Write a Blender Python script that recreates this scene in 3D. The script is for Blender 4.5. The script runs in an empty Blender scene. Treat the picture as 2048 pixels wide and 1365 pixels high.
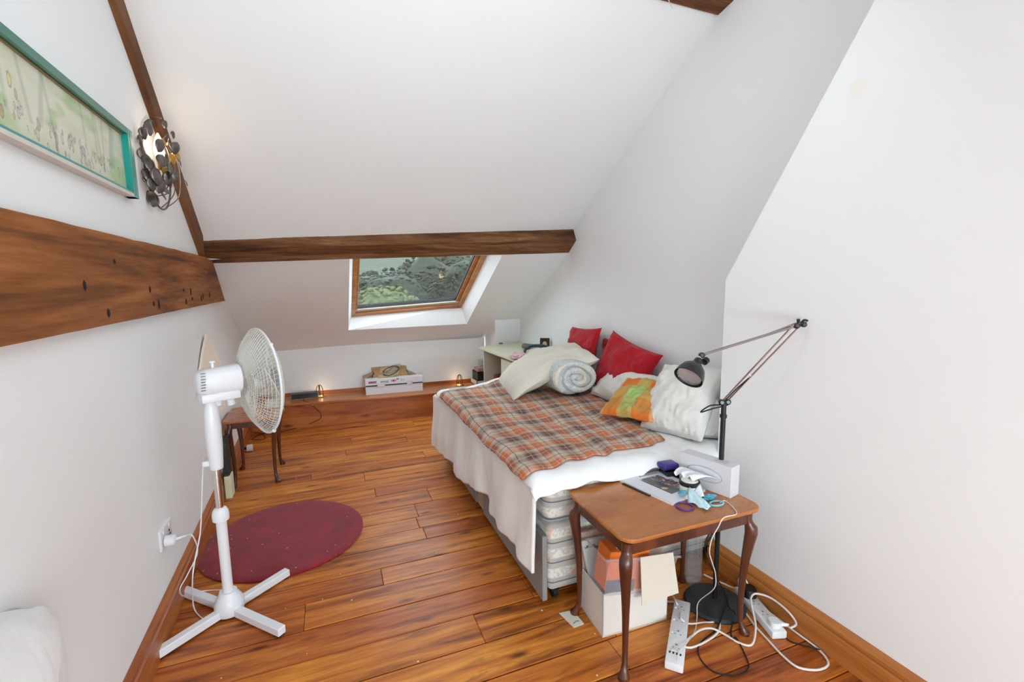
import bpy, bmesh, math, random
from mathutils import Vector, Matrix, noise
C = bpy.context.scene.collection
scene = bpy.context.scene
random.seed(7)
PI = math.pi

# ------------------------------------------------------------------ camera, world, lights, exposure
CAMLOC = Vector((0.0, 0.0, 1.45))
F = 932.0                                   # focal length in pixels of the 2048 px wide photograph
ROT = Matrix(((0.931, 0.058, -0.359), (-0.364, 0.116, -0.924), (-0.012, 0.992, 0.129)))
zax = -Vector((88, -7143, -932)).normalized()
yax = Vector((-367, 117.5, -932)); yax = (yax - zax * yax.dot(zax)).normalized()
xax = yax.cross(zax)
ROT = Matrix((xax, yax, zax))
cd = bpy.data.cameras.new('camera'); cam = bpy.data.objects.new('camera', cd); C.objects.link(cam)
cd.sensor_width = 36; cd.lens = F * 36 / 2048; cd.clip_start = 0.02; cd.clip_end = 500
cam.matrix_world = Matrix.Translation(CAMLOC) @ ROT.to_4x4()
scene.camera = cam

def srgb(r, g, b, a=1.0):
    f = lambda c: (c / 255 / 12.92) if c / 255 <= 0.04045 else ((c / 255 + 0.055) / 1.055) ** 2.4
    return (f(r), f(g), f(b), a)

w = bpy.data.worlds.new('overcast_sky'); scene.world = w; w.use_nodes = True
bg = w.node_tree.nodes['Background']
bg.inputs[0].default_value = (0.80, 0.90, 1.0, 1); bg.inputs[1].default_value = 5.5

def area(name, loc, target, sx, sy, power, col=(1, 1, 1)):
    l = bpy.data.lights.new(name, 'AREA'); l.shape = 'RECTANGLE'; l.size = sx; l.size_y = sy
    l.energy = power; l.color = col
    o = bpy.data.objects.new(name, l); C.objects.link(o); o.location = loc
    d = Vector(target) - Vector(loc)
    o.rotation_euler = d.to_track_quat('-Z', 'Y').to_euler()
    return o
# daylight of the rear-slope roof window behind the camera, then added fill lights and the flash
COOL = (0.735, 0.895, 1.0)
area('rear_roof_window_light', (1.05, -0.55, 1.80), (0.9, 2.6, 0.9), 0.9, 0.9, 8, COOL)
area('ridge_fill_light', (0.55, 1.05, 2.42), (0.85, 5.0, 0.75), 1.3, 0.4, 7, COOL)  # added fill under the ridge, out of view, to brighten the far end
area('rear_fill_light', (0.5, -1.75, 1.25), (0.6, 5.0, 1.15), 2.2, 1.3, 250, COOL)  # added broad soft fill behind the camera, evens out the falloff
area('bounce_flash', (0.3, 0.3, 2.3), (0.7, 2.6, 3.0), 0.6, 0.4, 8, (.84, .93, 1.0))

vs = scene.view_settings
vs.view_transform = 'Standard'; vs.look = 'None'; vs.gamma = 1.0; vs.use_curve_mapping = False
vs.exposure = 0.05

# ------------------------------------------------------------------ materials
def newmat(name):
    m = bpy.data.materials.new(name); m.use_nodes = True
    nt = m.node_tree; b = nt.nodes['Principled BSDF']
    return m, nt, b
def L(nt, a, b): nt.links.new(a, b)
def nd(nt, t, **k):
    n = nt.nodes.new(t)
    for a, v in k.items(): setattr(n, a, v)
    return n
def noise_n(nt, vec, scale, detail=3, rough=0.55, dist=0.0):
    n = nd(nt, 'ShaderNodeTexNoise'); n.inputs['Scale'].default_value = scale
    n.inputs['Detail'].default_value = detail; n.inputs['Roughness'].default_value = rough
    n.inputs['Distortion'].default_value = dist
    if vec is not None: L(nt, vec, n.inputs['Vector'])
    return n.outputs['Fac']
def ramp(nt, fac, stops, interp='LINEAR'):
    r = nd(nt, 'ShaderNodeValToRGB'); r.color_ramp.interpolation = interp
    el = r.color_ramp.elements
    while len(el) < len(stops): el.new(0.5)
    for e, (p, c) in zip(el, stops): e.position = p; e.color = c
    L(nt, fac, r.inputs[0]); return r.outputs[0]
def mixc(nt, a, b, fac, mode='MIX'):
    m = nd(nt, 'ShaderNodeMix'); m.data_type = 'RGBA'; m.blend_type = mode
    for s, v in ((m.inputs[6], a), (m.inputs[7], b), (m.inputs[0], fac)):
        if hasattr(v, 'links') or hasattr(v, 'is_linked'): L(nt, v, s)
        else: s.default_value = v
    return m.outputs[2]
def math_n(nt, op, a, b=0.0):
    m = nd(nt, 'ShaderNodeMath', operation=op)
    for s, v in ((m.inputs[0], a), (m.inputs[1], b)):
        if hasattr(v, 'is_linked'): L(nt, v, s)
        else: s.default_value = v
    return m.outputs[0]
def bump(nt, b, h, strength, dist=0.01):
    n = nd(nt, 'ShaderNodeBump'); n.inputs['Strength'].default_value = strength; n.inputs['Distance'].default_value = dist
    L(nt, h, n.inputs['Height']); L(nt, n.outputs[0], b.inputs['Normal'])
def objco(nt, scale=(1, 1, 1), rnd=0.0, out='Object'):
    t = nd(nt, 'ShaderNodeTexCoord'); mp = nd(nt, 'ShaderNodeMapping'); mp.inputs['Scale'].default_value = scale
    src = t.outputs[out]
    if rnd:
        oi = nd(nt, 'ShaderNodeObjectInfo'); k = math_n(nt, 'MULTIPLY', oi.outputs['Random'], rnd)
        v = nd(nt, 'ShaderNodeVectorMath', operation='ADD'); L(nt, src, v.inputs[0])
        c = nd(nt, 'ShaderNodeCombineXYZ')
        for i in range(3): L(nt, k, c.inputs[i])
        L(nt, c.outputs[0], v.inputs[1]); src = v.outputs[0]
    L(nt, src, mp.inputs[0]); return mp.outputs[0]
def plain(name, col, rough=0.5, metal=0.0, coat=0.0, spec=0.5, var=0.06, scale=25, bmp=0.0, trans=0.0, alpha=1.0, ior=1.45, emis=None, es=0.0, sheen=0.0):
    m, nt, b = newmat(name)
    v = objco(nt)
    f = noise_n(nt, v, scale, 3)
    c0 = tuple(max(0, x * (1 - var)) for x in col[:3]) + (1,); c1 = tuple(min(1, x * (1 + var)) for x in col[:3]) + (1,)
    L(nt, ramp(nt, f, [(0.3, c0), (0.7, c1)]), b.inputs['Base Color'])
    b.inputs['Roughness'].default_value = rough; b.inputs['Metallic'].default_value = metal
    b.inputs['Coat Weight'].default_value = coat; b.inputs['Specular IOR Level'].default_value = spec
    b.inputs['Transmission Weight'].default_value = trans; b.inputs['Alpha'].default_value = alpha
    b.inputs['IOR'].default_value = ior; b.inputs['Sheen Weight'].default_value = sheen
    if emis: b.inputs['Emission Color'].default_value = emis; b.inputs['Emission Strength'].default_value = es
    if bmp: bump(nt, b, f, bmp, 0.005)
    return m

def wood(name, light, mid, dark, scale=(1, 14, 14), rough=0.35, coat=0.0, rnd=40.0, streak=0.5, knots=True, vary=0.25, spec=0.5, big=1.0, grainbump=0.15, stain=0.0):
    m, nt, b = newmat(name)
    v = objco(nt, scale, rnd)
    f1 = noise_n(nt, v, 1.1 * big, 5, 0.6, 0.8)
    f2 = noise_n(nt, v, 6.0 * big, 6, 0.65, 0.3)
    base = ramp(nt, f1, [(0.28, dark), (0.47, mid), (0.68, light)])
    fine = ramp(nt, f2, [(0.35, (0.55, 0.5, 0.45, 1)), (0.6, (1, 1, 1, 1))])
    col = mixc(nt, base, fine, streak, 'MULTIPLY')
    if knots:
        v2 = objco(nt, (scale[0] * 3.2, scale[1] * 0.75, scale[2] * 0.75), rnd)
        vo = nd(nt, 'ShaderNodeTexVoronoi'); vo.inputs['Scale'].default_value = 0.9; L(nt, v2, vo.inputs['Vector'])
        k = ramp(nt, vo.outputs['Distance'], [(0.05, (1, 1, 1, 1)), (0.17, (0, 0, 0, 1))])
        col = mixc(nt, col, (dark[0] * 0.35, dark[1] * 0.3, dark[2] * 0.3, 1), math_n(nt, 'MULTIPLY', k, 0.85))
    if stain:
        v3 = objco(nt, (scale[0] * 0.8, scale[1] * 0.3, scale[2] * 0.3), rnd * 1.7)
        s = ramp(nt, noise_n(nt, v3, 2.2, 6, 0.7, 0.5), [(0.53, (0, 0, 0, 1)), (0.72, (1, 1, 1, 1))])
        col = mixc(nt, col, (dark[0] * 0.45, dark[1] * 0.42, dark[2] * 0.45, 1), math_n(nt, 'MULTIPLY', s, stain))
    oi = nd(nt, 'ShaderNodeObjectInfo')
    hsv = nd(nt, 'ShaderNodeHueSaturation')
    L(nt, math_n(nt, 'ADD', math_n(nt, 'MULTIPLY', oi.outputs['Random'], vary), 1 - vary * 0.5), hsv.inputs['Value'])
    L(nt, math_n(nt, 'ADD', math_n(nt, 'MULTIPLY', oi.outputs['Random'], 0.012), 0.494), hsv.inputs['Hue'])
    L(nt, col, hsv.inputs['Color']); L(nt, hsv.outputs[0], b.inputs['Base Color'])
    L(nt, ramp(nt, f2, [(0.3, (rough + .15,) * 3 + (1,)), (0.7, (rough,) * 3 + (1,))]), b.inputs['Roughness'])
    b.inputs['Coat Weight'].default_value = coat; b.inputs['Coat Roughness'].default_value = 0.22
    b.inputs['Specular IOR Level'].default_value = spec
    bump(nt, b, f2, grainbump, 0.004)
    return m

def wallmat(name, col, marks=True):
    m, nt, b = newmat(name)
    v = objco(nt)
    f = noise_n(nt, v, 0.9, 4, 0.5)
    c = ramp(nt, f, [(0.3, tuple(x * 0.98 for x in col[:3]) + (1,)), (0.7, col)])
    if marks:
        s = ramp(nt, noise_n(nt, objco(nt, (1, 1, 1.6)), 4.3, 9, 0.75, 1.2), [(0.66, (0, 0, 0, 1)), (0.76, (1, 1, 1, 1))])
        c = mixc(nt, c, srgb(188, 178, 168), math_n(nt, 'MULTIPLY', s, 0.10))
    L(nt, c, b.inputs['Base Color']); b.inputs['Roughness'].default_value = 0.75
    b.inputs['Specular IOR Level'].default_value = 0.25
    bump(nt, b, noise_n(nt, v, 14, 6, 0.6), 0.10, 0.01)
    return m

WHITE = wallmat('white_painted_plaster', srgb(245, 245, 244))
REVEAL = wallmat('white_reveal_paint', srgb(246, 246, 246), False)
FLOORW = wood('varnished_floor_pine', srgb(226, 144, 58), srgb(196, 106, 38), srgb(112, 50, 20), (1.1, 15, 15), 0.30, 0.12, 40, 0.55, True, 0.30, 0.30, 1.0, 0.2, 0.75)
SKIRT = wood('skirting_pine', srgb(196, 124, 62), srgb(176, 100, 44), srgb(132, 66, 28), (12, 0.8, 12), 0.35, 0.15, 20, 0.3, True, 0.1, 0.4)
LEDGEW = wood('orange_ledge_pine', srgb(200, 124, 58), srgb(178, 98, 42), srgb(128, 60, 26), (0.8, 10, 10), 0.3, 0.2, 20, 0.3, True, 0.1, 0.45)
BEAMW = wood('old_sawn_beam', srgb(176, 110, 60), srgb(146, 84, 42), srgb(92, 52, 28), (8, 0.5, 9), 0.6, 0, 10, 0.55, True, 0.1, 0.3, 1.2, 0.5, 0.5)
PURLW = wood('weathered_purlin', srgb(156, 114, 82), srgb(118, 74, 46), srgb(62, 42, 30), (0.9, 9, 9), 0.7, 0, 10, 0.6, False, 0.1, 0.25, 1.3, 0.5, 0.75)
RAFTW = wood('brown_rafter', srgb(142, 100, 66), srgb(118, 78, 48), srgb(84, 52, 34), (10, 0.9, 0.9), 0.65, 0, 10, 0.4, False, 0.1, 0.25)
WINW = wood('lacquered_window_pine', srgb(206, 146, 88), srgb(186, 122, 66), srgb(150, 90, 44), (0.8, 12, 12), 0.35, 0.2, 10, 0.25, False, 0.05)
TABTOP = wood('walnut_tabletop_veneer', srgb(200, 124, 60), srgb(180, 102, 46), srgb(150, 78, 34), (1.6, 5, 5), 0.22, 0.35, 0, 0.12, False, 0.0, 0.5)
TABLEG = wood('dark_stained_table_wood', srgb(112, 58, 34), srgb(84, 42, 26), srgb(50, 26, 18), (7, 7, 1.2), 0.25, 0.35, 0, 0.3, False, 0.0, 0.5)

# ------------------------------------------------------------------ mesh helpers
ORG = {}
def at(px, py, axis, val):
    """world point where the photograph's pixel ray meets the plane x/y/z = val (a measured wall, floor or table plane)"""
    d = ROT @ Vector((px - 1024, -(py - 682.5), -F))
    i = 'xyz'.index(axis)
    return CAMLOC + d * ((val - CAMLOC[i]) / d[i])
def fl(px, py, z=0.0): return at(px, py, 'z', z)
class MB:
    def __init__(s): s.b = bmesh.new(); s.uv = s.b.loops.layers.uv.new('UVMap')
    def box(s, x0, x1, y0, y1, z0, z1, bevel=0.0, M=None, seg=1):
        r = bmesh.ops.create_cube(s.b, size=1.0); vs_ = r['verts']
        for v in vs_:
            v.co = Vector(((x0 + x1) / 2 + v.co.x * (x1 - x0), (y0 + y1) / 2 + v.co.y * (y1 - y0), (z0 + z1) / 2 + v.co.z * (z1 - z0)))
        if bevel:
            es = list({e for v in vs_ for e in v.link_edges})
            rr = bmesh.ops.bevel(s.b, geom=es, offset=bevel, segments=seg, affect='EDGES', profile=0.5)
            vs_ = list({v for f in rr['faces'] for v in f.verts} | {v for v in vs_ if v.is_valid})
        if M is not None: bmesh.ops.transform(s.b, matrix=M, verts=[v for v in vs_ if v.is_valid])
        return s
    def quad(s, *p):
        vs_ = [s.b.verts.new(q) for q in p]; f = s.b.faces.new(vs_)
        if len(p) == 4:
            for l, u in zip(f.loops, ((0, 0), (1, 0), (1, 1), (0, 1))): l[s.uv].uv = u
        return s
    def prism(s, pts, off):
        """polygon pts extruded by vector off"""
        off = Vector(off); a = [s.b.verts.new(p) for p in pts]; c = [s.b.verts.new(Vector(p) + off) for p in pts]
        s.b.faces.new(a); s.b.faces.new(c[::-1]); n = len(a)
        for i in range(n): s.b.faces.new((a[i], c[i], c[(i + 1) % n], a[(i + 1) % n]))
        return s
    def loft(s, rings, cap=True, closed=True):
        R = [[s.b.verts.new(p) for p in r] for r in rings]; n = len(R[0])
        for i in range(len(R) - 1):
            for j in range(n if closed else n - 1):
                k = (j + 1) % n
                try: s.b.faces.new((R[i][j], R[i][k], R[i + 1][k], R[i + 1][j]))
                except ValueError: pass
        if cap and closed and n > 2: s.b.faces.new(R[0][::-1]); s.b.faces.new(R[-1])
        return s
    def tube(s, pts, r, n=8, cap=True, close=False):
        pts = [Vector(p) for p in pts]; m = len(pts)
        rad = r if isinstance(r, (list, tuple)) else [r] * m
        rings = []; up = None
        for i, p in enumerate(pts):
            if close: t = pts[(i + 1) % m] - pts[i - 1]
            else: t = pts[min(i + 1, m - 1)] - pts[max(i - 1, 0)]
            t = t.normalized() if t.length > 1e-9 else Vector((0, 0, 1))
            if up is None: up = Vector((0, 0, 1)) if abs(t.z) < 0.9 else Vector((1, 0, 0))
            a = t.cross(up)
            if a.length < 1e-4: a = t.cross(Vector((0.3, 1, 0.2)))
            a.normalize(); bb = a.cross(t).normalized(); up = bb
            rings.append([p + (a * math.cos(2 * PI * k / n) + bb * math.sin(2 * PI * k / n)) * rad[i] for k in range(n)])
        if close: rings.append(rings[0]); s.loft(rings, False); bmesh.ops.remove_doubles(s.b, verts=s.b.verts, dist=1e-6)
        else: s.loft(rings, cap)
        return s
    def lathe(s, prof, o=(0, 0, 0), axis=(0, 0, 1), n=24, ref=None):
        ax = Vector(axis).normalized(); a = ax.cross(Vector((0, 0, 1)) if abs(ax.z) < 0.9 else Vector((1, 0, 0))).normalized(); bb = ax.cross(a)
        o = Vector(o); rings = []
        for (r, h) in prof:
            r = max(r, 1e-5); rings.append([o + ax * h + (a * math.cos(2 * PI * k / n) + bb * math.sin(2 * PI * k / n)) * r for k in range(n)])
        s.loft(rings, True); return s
    def ball(s, c, r, sub=2, sc=(1, 1, 1)):
        rr = bmesh.ops.create_icosphere(s.b, subdivisions=sub, radius=r)
        for v in rr['verts']: v.co = Vector((v.co.x * sc[0], v.co.y * sc[1], v.co.z * sc[2])) + Vector(c)
        return s
    def sheet(s, fn, nu, nv):
        g = [[s.b.verts.new(fn(i / nu, j / nv)) for j in range(nv + 1)] for i in range(nu + 1)]
        for i in range(nu):
            for j in range(nv):
                f = s.b.faces.new((g[i][j], g[i + 1][j], g[i + 1][j + 1], g[i][j + 1]))
                for l, (a, c) in zip(f.loops, ((i, j), (i + 1, j), (i + 1, j + 1), (i, j + 1))): l[s.uv].uv = (a / nu, c / nv)
        return s
    def build(s, name, mat, parent=None, smooth=False, thick=0.0, local=False, fix=True, world_org=None):
        if fix: bmesh.ops.recalc_face_normals(s.b, faces=s.b.faces)
        me = bpy.data.meshes.new(name)
        if parent is None:
            if world_org is None:
                xs = [v.co for v in s.b.verts]
                world_org = Vector(((min(p.x for p in xs) + max(p.x for p in xs)) / 2, (min(p.y for p in xs) + max(p.y for p in xs)) / 2, min(p.z for p in xs)))
            org = Vector(world_org)
        else: org = ORG[parent.name]
        if not local: bmesh.ops.translate(s.b, verts=s.b.verts, vec=-org)
        if smooth:
            for f in s.b.faces: f.smooth = True
        s.b.to_mesh(me); s.b.free()
        for mm in (mat if isinstance(mat, (list, tuple)) else [mat]): me.materials.append(mm)
        o = bpy.data.objects.new(name, me); C.objects.link(o)
        if parent is None: o.location = org
        else: o.parent = parent
        ORG[o.name] = org
        if thick:
            md = o.modifiers.new('thickness', 'SOLIDIFY'); md.thickness = thick; md.offset = -1
        if smooth:
            try: me.set_sharp_from_angle(angle=math.radians(40))
            except Exception: pass
        return o
def tag(o, label=None, cat=None, group=None, kind=None):
    if label: o['label'] = label
    if cat: o['category'] = cat
    if group: o['group'] = group
    if kind: o['kind'] = kind
    return o
def thing(name, loc, label, cat, group=None, kind=None):
    o = bpy.data.objects.new(name, None); C.objects.link(o); o.location = loc; o.empty_display_size = 0.05
    ORG[o.name] = Vector(loc); return tag(o, label, cat, group, kind)
def struct(name, loc, label=None): return thing(name, loc, label, None, None, 'structure')
def copy_tree(o, parent=None):
    c = o.copy(); C.objects.link(c); c.parent = parent; ORG[c.name] = ORG[o.name]
    for ch in list(o.children): copy_tree(ch, c)
    return c
def spline(pts, n=8, close=False):
    P = [Vector(p) for p in pts]; out = []; m = len(P)
    rng = range(m) if close else range(m - 1)
    for i in rng:
        if close: p0, p1, p2, p3 = P[i - 1], P[i], P[(i + 1) % m], P[(i + 2) % m]
        else: p0, p1, p2, p3 = P[max(i - 1, 0)], P[i], P[i + 1], P[min(i + 2, m - 1)]
        for k in range(n):
            t = k / n
            out.append(0.5 * ((2 * p1) + (p2 - p0) * t + (2 * p0 - 5 * p1 + 4 * p2 - p3) * t * t + (3 * p1 - p0 - 3 * p2 + p3) * t ** 3))
    if not close: out.append(P[-1])
    return out
def painted(name, w_, h_, fn, pos, mat, parent=None):
    """flat print: a grid whose faces carry colours fn(u, v); pos(u, v) gives the world point"""
    me = bpy.data.meshes.new(name); org = ORG[parent.name] if parent else pos(0, 0)
    V = [tuple(Vector(pos(i / w_, j / h_)) - org) for j in range(h_ + 1) for i in range(w_ + 1)]
    Fa = [(j * (w_ + 1) + i, j * (w_ + 1) + i + 1, (j + 1) * (w_ + 1) + i + 1, (j + 1) * (w_ + 1) + i) for j in range(h_) for i in range(w_)]
    me.from_pydata(V, [], Fa)
    ca = me.color_attributes.new('print', 'FLOAT_COLOR', 'CORNER'); data = []
    for j in range(h_):
        for i in range(w_):
            c = srgb(*fn((i + .5) / w_, (j + .5) / h_)); data += list(c) * 4
    ca.data.foreach_set('color', data)
    me.materials.append(mat); o = bpy.data.objects.new(name, me); C.objects.link(o)
    if parent: o.parent = parent
    else: o.location = org
    ORG[o.name] = org
    return o
def printmat(name, rough=0.5):
    m, nt, b = newmat(name); a = nd(nt, 'ShaderNodeVertexColor'); a.layer_name = 'print'
    L(nt, a.outputs[0], b.inputs['Base Color']); b.inputs['Roughness'].default_value = rough; return m
PRINT = printmat('printed_paper'); PRINTG = printmat('glossy_print', 0.25)
def nz(x, y=0.0, z=0.0): return noise.noise(Vector((x, y, z)))

# ------------------------------------------------------------------ room shell
XR = 2.02          # alcove wall
XN = 1.742         # projecting chimney breast (near right wall)
def xl(y): return -0.655 - 0.03 * y          # left wall face
KINK = 3.58
def zlow(x, y):                               # lower slope (with the window)
    t = (x + .76) / 2.78
    return 1.736 + .074 * t - (.553 + .040 * t) * (y - KINK)
def zup(x, y):
    t = (x + .76) / 2.78
    return 1.738 + .21 * t - (.75 - .13 * t) * (y - KINK)
RY = 1.5
def zrear(x, y): return zup(x, RY) + 0.72 * (y - RY)
YB = -2.0

fr = struct('floor', (0, 0, 0), 'orange varnished pine floorboards running across the attic')
sub = MB(); sub.box(-0.95, XR + .1, YB, 5.7, -0.08, -0.02); sub.build('subfloor', plain('dark_subfloor', srgb(30, 20, 14), 0.9), fr)
seams = [0.0, .17, .335, .5, .67, .83, 1.0, 1.16, 1.31, 1.465, 1.635, 1.81, 1.985, 2.165, 2.305, 2.49, 2.625, 2.76, 2.94, 3.145, 3.28, 3.435, 3.6, 3.73, 3.88, 4.03, 4.18, 4.33, 4.49, 4.64, 4.80, 4.94, 5.10]
rb = random.Random(3)
for i in range(len(seams) - 1):
    cuts = [-0.84]; x = -0.84 + rb.uniform(0.6, 1.9)
    while x < XR - .4: cuts.append(x); x += rb.uniform(1.1, 2.2)
    cuts.append(XR + .05)
    for a, c in zip(cuts[:-1], cuts[1:]):
        g = rb.uniform(.0016, .0034); mb = MB(); dz = rb.uniform(-0.0012, 0.0008)
        mb.box(a + .0008, c - .0008, seams[i] + g, seams[i + 1] - g, -0.02, 0.0 + dz, 0.002)
        mb.build('floor_board', FLOORW, fr, world_org=None)
mb = MB(); mb.box(-0.95, XR + .1, YB, -0.001, -0.02, 0.0); mb.build('rear_floor', FLOORW, fr)
# nails and scattered lint on the boards
mb = MB()
for k in range(60):
    x, y = rb.uniform(-.6, 1.2), rb.uniform(1.2, 4.8); s_ = rb.uniform(.002, .005)
    mb.ball((x, y, 0.001), s_, 1, (1, 1, .35))
tag(mb.build('lint', plain('pale_lint', srgb(225, 215, 200), 0.9), fr), kind='stuff')

# left gable wall
prof = [(YB, 0), (YB, zrear(-.8, YB)), (RY, zup(-.76, RY) + .02), (KINK, 1.78), (5.75, 0.58), (5.75, 0)]
mb = MB(); mb.prism([(xl(y), y, z) for y, z in prof], (-0.12, 0, 0)); tag(mb.build('wall_left', WHITE), 'white plastered gable wall on the left', kind='structure')
# alcove wall behind the bed
prof2 = [(1.0, 0), (1.0, 3.0), (RY, 3.34), (KINK, 2.05), (6.0, 0.6), (6.0, 0)]
mb = MB(); mb.prism([(XR, y, z) for y, z in prof2], (0.12, 0, 0)); tag(mb.build('wall_right', WHITE), 'white alcove wall behind the bed', kind='structure')
# chimney breast, nearer and brighter, its edge leaning back with the flue
mb = MB(); mb.prism([(XN, YB, 0), (XN, YB, 1.0), (XN, RY, 3.35), (XN, 0.45, 3.42), (XN, 1.12, 2.36), (XN, 1.695, 1.44), (XN, 1.695, 0)][:2] + [(XN, 0.3, 2.36 + .9), (XN, 0.56, 3.25), (XN, 1.12, 2.36), (XN, 1.695, 1.44), (XN, 1.695, 0)], (0.42, 0, 0))
o = mb.build('wall_near', WHITE); tag(o, 'bright white projecting chimney breast on the right with a leaning upper edge', kind='structure')
# knee wall under the window (slightly skewed)
def yk(x): return 5.375 - (x + .8) * 0.047
mb = MB(); p = [(-.86, yk(-.86)), (1.69, yk(1.69)), (1.69, yk(1.69) + .06), (-.86, yk(-.86) + .06)]
mb.prism([(x, y, 0.0) for x, y in p], (0, 0, 0.775)); tag(mb.build('wall_far', WHITE), 'low white knee wall behind the pine ledge', kind='structure')
mb = MB(); mb.box(-1.0, XR + .2, 6.0, 6.08, 0, .7); tag(mb.build('wall_eaves', WHITE), 'white wall in the eaves behind the desk', kind='structure')
mb = MB(); mb.box(-1.0, XR + .5, YB - .1, YB, 0, 1.4); tag(mb.build('wall_back', WHITE), 'white wall behind the viewer', kind='structure')
# ceilings: curved fields as twisted sheets
XS = [-.95, .16, 1.40, XR + .12]; YS = [3.73, 3.80, 4.98, 6.05]
mb = MB()
for i in range(3):
    for j in range(3):
        if i == 1 and j == 1: continue
        mb.quad(*[(x, y, zlow(x, y)) for x, y in ((XS[i], YS[j]), (XS[i + 1], YS[j]), (XS[i + 1], YS[j + 1]), (XS[i], YS[j + 1]))])
tag(mb.build('ceiling_low', WHITE, thick=0), 'white sloping ceiling below the purlin round the roof window', kind='structure')
mb = MB(); mb.sheet(lambda u, v: (-.95 + u * (XR + 1.07), RY + v * (3.75 - RY), zup(-.95 + u * (XR + 1.07), RY + v * (3.75 - RY))), 6, 6)
tag(mb.build('ceiling', WHITE), 'white sloping ceiling above the purlin', kind='structure')
mb = MB(); mb.sheet(lambda u, v: (-.95 + u * (XR + 1.3), YB + v * (RY - YB), zrear(-.95 + u * (XR + 1.3), YB + v * (RY - YB))), 4, 4)
tag(mb.build('ceiling_rear', WHITE), 'white sloping ceiling over the viewer', kind='structure')

# roof window: reveal, frame, sash, pane
OFF = 0.20
A0, A1, A2, A3 = [Vector((x, y, zlow(x, y))) for x, y in ((.16, 4.98), (1.40, 4.98), (1.40, 3.80), (.16, 3.80))]
B0, B1, B2, B3 = [Vector((x, y, zlow(x, y) + OFF)) for x, y in ((.205, 5.06), (1.325, 4.955), (1.325, 3.68), (.205, 3.70))]
win = struct('window_1', B0, 'tilted pine framed roof window looking onto green fields')
mb = MB()
for a, b_, c, d in ((A0, A1, B1, B0), (A1, A2, B2, B1), (A2, A3, B3, B2), (A3, A0, B0, B3)): mb.quad(a, b_, c, d)
mb.build('reveal', REVEAL, win)
u = (B1 - B0).normalized(); v = (B3 - B0).normalized(); n = u.cross(v).normalized()
if n.z < 0: n = -n
W_ = (B1 - B0).length; H_ = (B3 - B0).length
WM = Matrix((u, v, n)).transposed().to_4x4(); WM.translation = B0
def wbar(name, x0, x1, y0, y1, z0, z1, mat, parent, bev=.004):
    m_ = MB(); m_.box(x0, x1, y0, y1, z0, z1, bev, WM); return m_.build(name, mat, parent)
fm = wbar('frame', -.01, .030, -.02, H_ + .02, -.03, .05, WINW, win)
wbar('frame', W_ - .030, W_ + .02, -.02, H_ + .02, -.03, .05, WINW, win)
wbar('frame', .0, W_, -.02, .05, -.03, .05, WINW, win)
wbar('frame', .0, W_, H_ - .05, H_ + .02, -.03, .05, WINW, win)
wbar('sash', .030, .052, .07, H_ - .05, .0, .05, WINW, win)
wbar('sash', W_ - .070, W_ - .030, .07, H_ - .05, .0, .05, WINW, win)
SEAL = plain('pale_sash_bar', srgb(205, 196, 180), 0.5)
wbar('sash_sill', .03, W_ - .03, .05, .095, -.005, .05, SEAL, win)
BLKS = plain('black_rubber_seal', srgb(25, 25, 28), 0.6)
wbar('seal', .052, W_ - .07, .095, .103, .012, .05, BLKS, win, 0)
wbar('seal', W_ - .078, W_ - .070, .1, H_ - .05, .012, .05, BLKS, win, 0)
# glass
m, nt, b = newmat('dusty_window_glass')
tr = nd(nt, 'ShaderNodeBsdfTransparent'); gl = nd(nt, 'ShaderNodeBsdfGlossy'); gl.inputs['Roughness'].default_value = 0.02
tr.inputs[0].default_value = (.93, .96, .95, 1)
mx = nd(nt, 'ShaderNodeMixShader'); mx.inputs[0].default_value = 0.05
df = nd(nt, 'ShaderNodeBsdfDiffuse'); df.inputs[0].default_value = (.8, .85, .85, 1)
mx2 = nd(nt, 'ShaderNodeMixShader')
dust = ramp(nt, noise_n(nt, objco(nt), 60, 5, 0.8), [(0.55, (0.03,) * 3 + (1,)), (0.8, (0.5,) * 3 + (1,))])
L(nt, dust, mx2.inputs[0]); L(nt, tr.outputs[0], mx.inputs[1]); L(nt, gl.outputs[0], mx.inputs[2])
L(nt, mx.outputs[0], mx2.inputs[1]); L(nt, df.outputs[0], mx2.inputs[2])
L(nt, mx2.outputs[0], nt.nodes['Material Output'].inputs[0]); GLASSW = m
mb = MB(); mb.box(.05, W_ - .07, .095, H_ - .05, .03, .034, 0, WM); mb.build('pane', GLASSW, win)

# screws left in the sloping ceiling
for px, py, lb in ((695, 522, 'tiny dark screw head left of the roof window'), (658, 693, 'tiny dark screw head at the foot of the sloping ceiling')):
    d = ROT @ Vector((px - 1024, -(py - 682.5), -F)); t = 0.001
    while (CAMLOC + d * t).z < zlow(*(CAMLOC + d * t)[:2]) and t < .02: t += 0.00001
    p = CAMLOC + d * t; mb = MB(); mb.ball(p, 0.009, 1, (1, 1, .5)); tag(mb.build('screw_head', BLKS), lb, 'screw')

# boxing in the far corner
mb = MB(); mb.prism([(1.715, 4.93, 0), (XR + .02, 4.93, 0), (XR + .02, 5.3, 0), (1.715, 5.3, 0)], (0, 0, 1.06))
bmesh.ops.delete(mb.b, geom=[f for f in mb.b.faces if abs(f.normal.z) > .9 and f.calc_center_median().z > .5], context='FACES_ONLY')
for v_ in mb.b.verts:
    if v_.co.z > .5: v_.co.z = zlow(v_.co.x, v_.co.y) + .01
tag(mb.build('trim_6', REVEAL), 'white pipe boxing in the far right corner above the desk', kind='structure')

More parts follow.
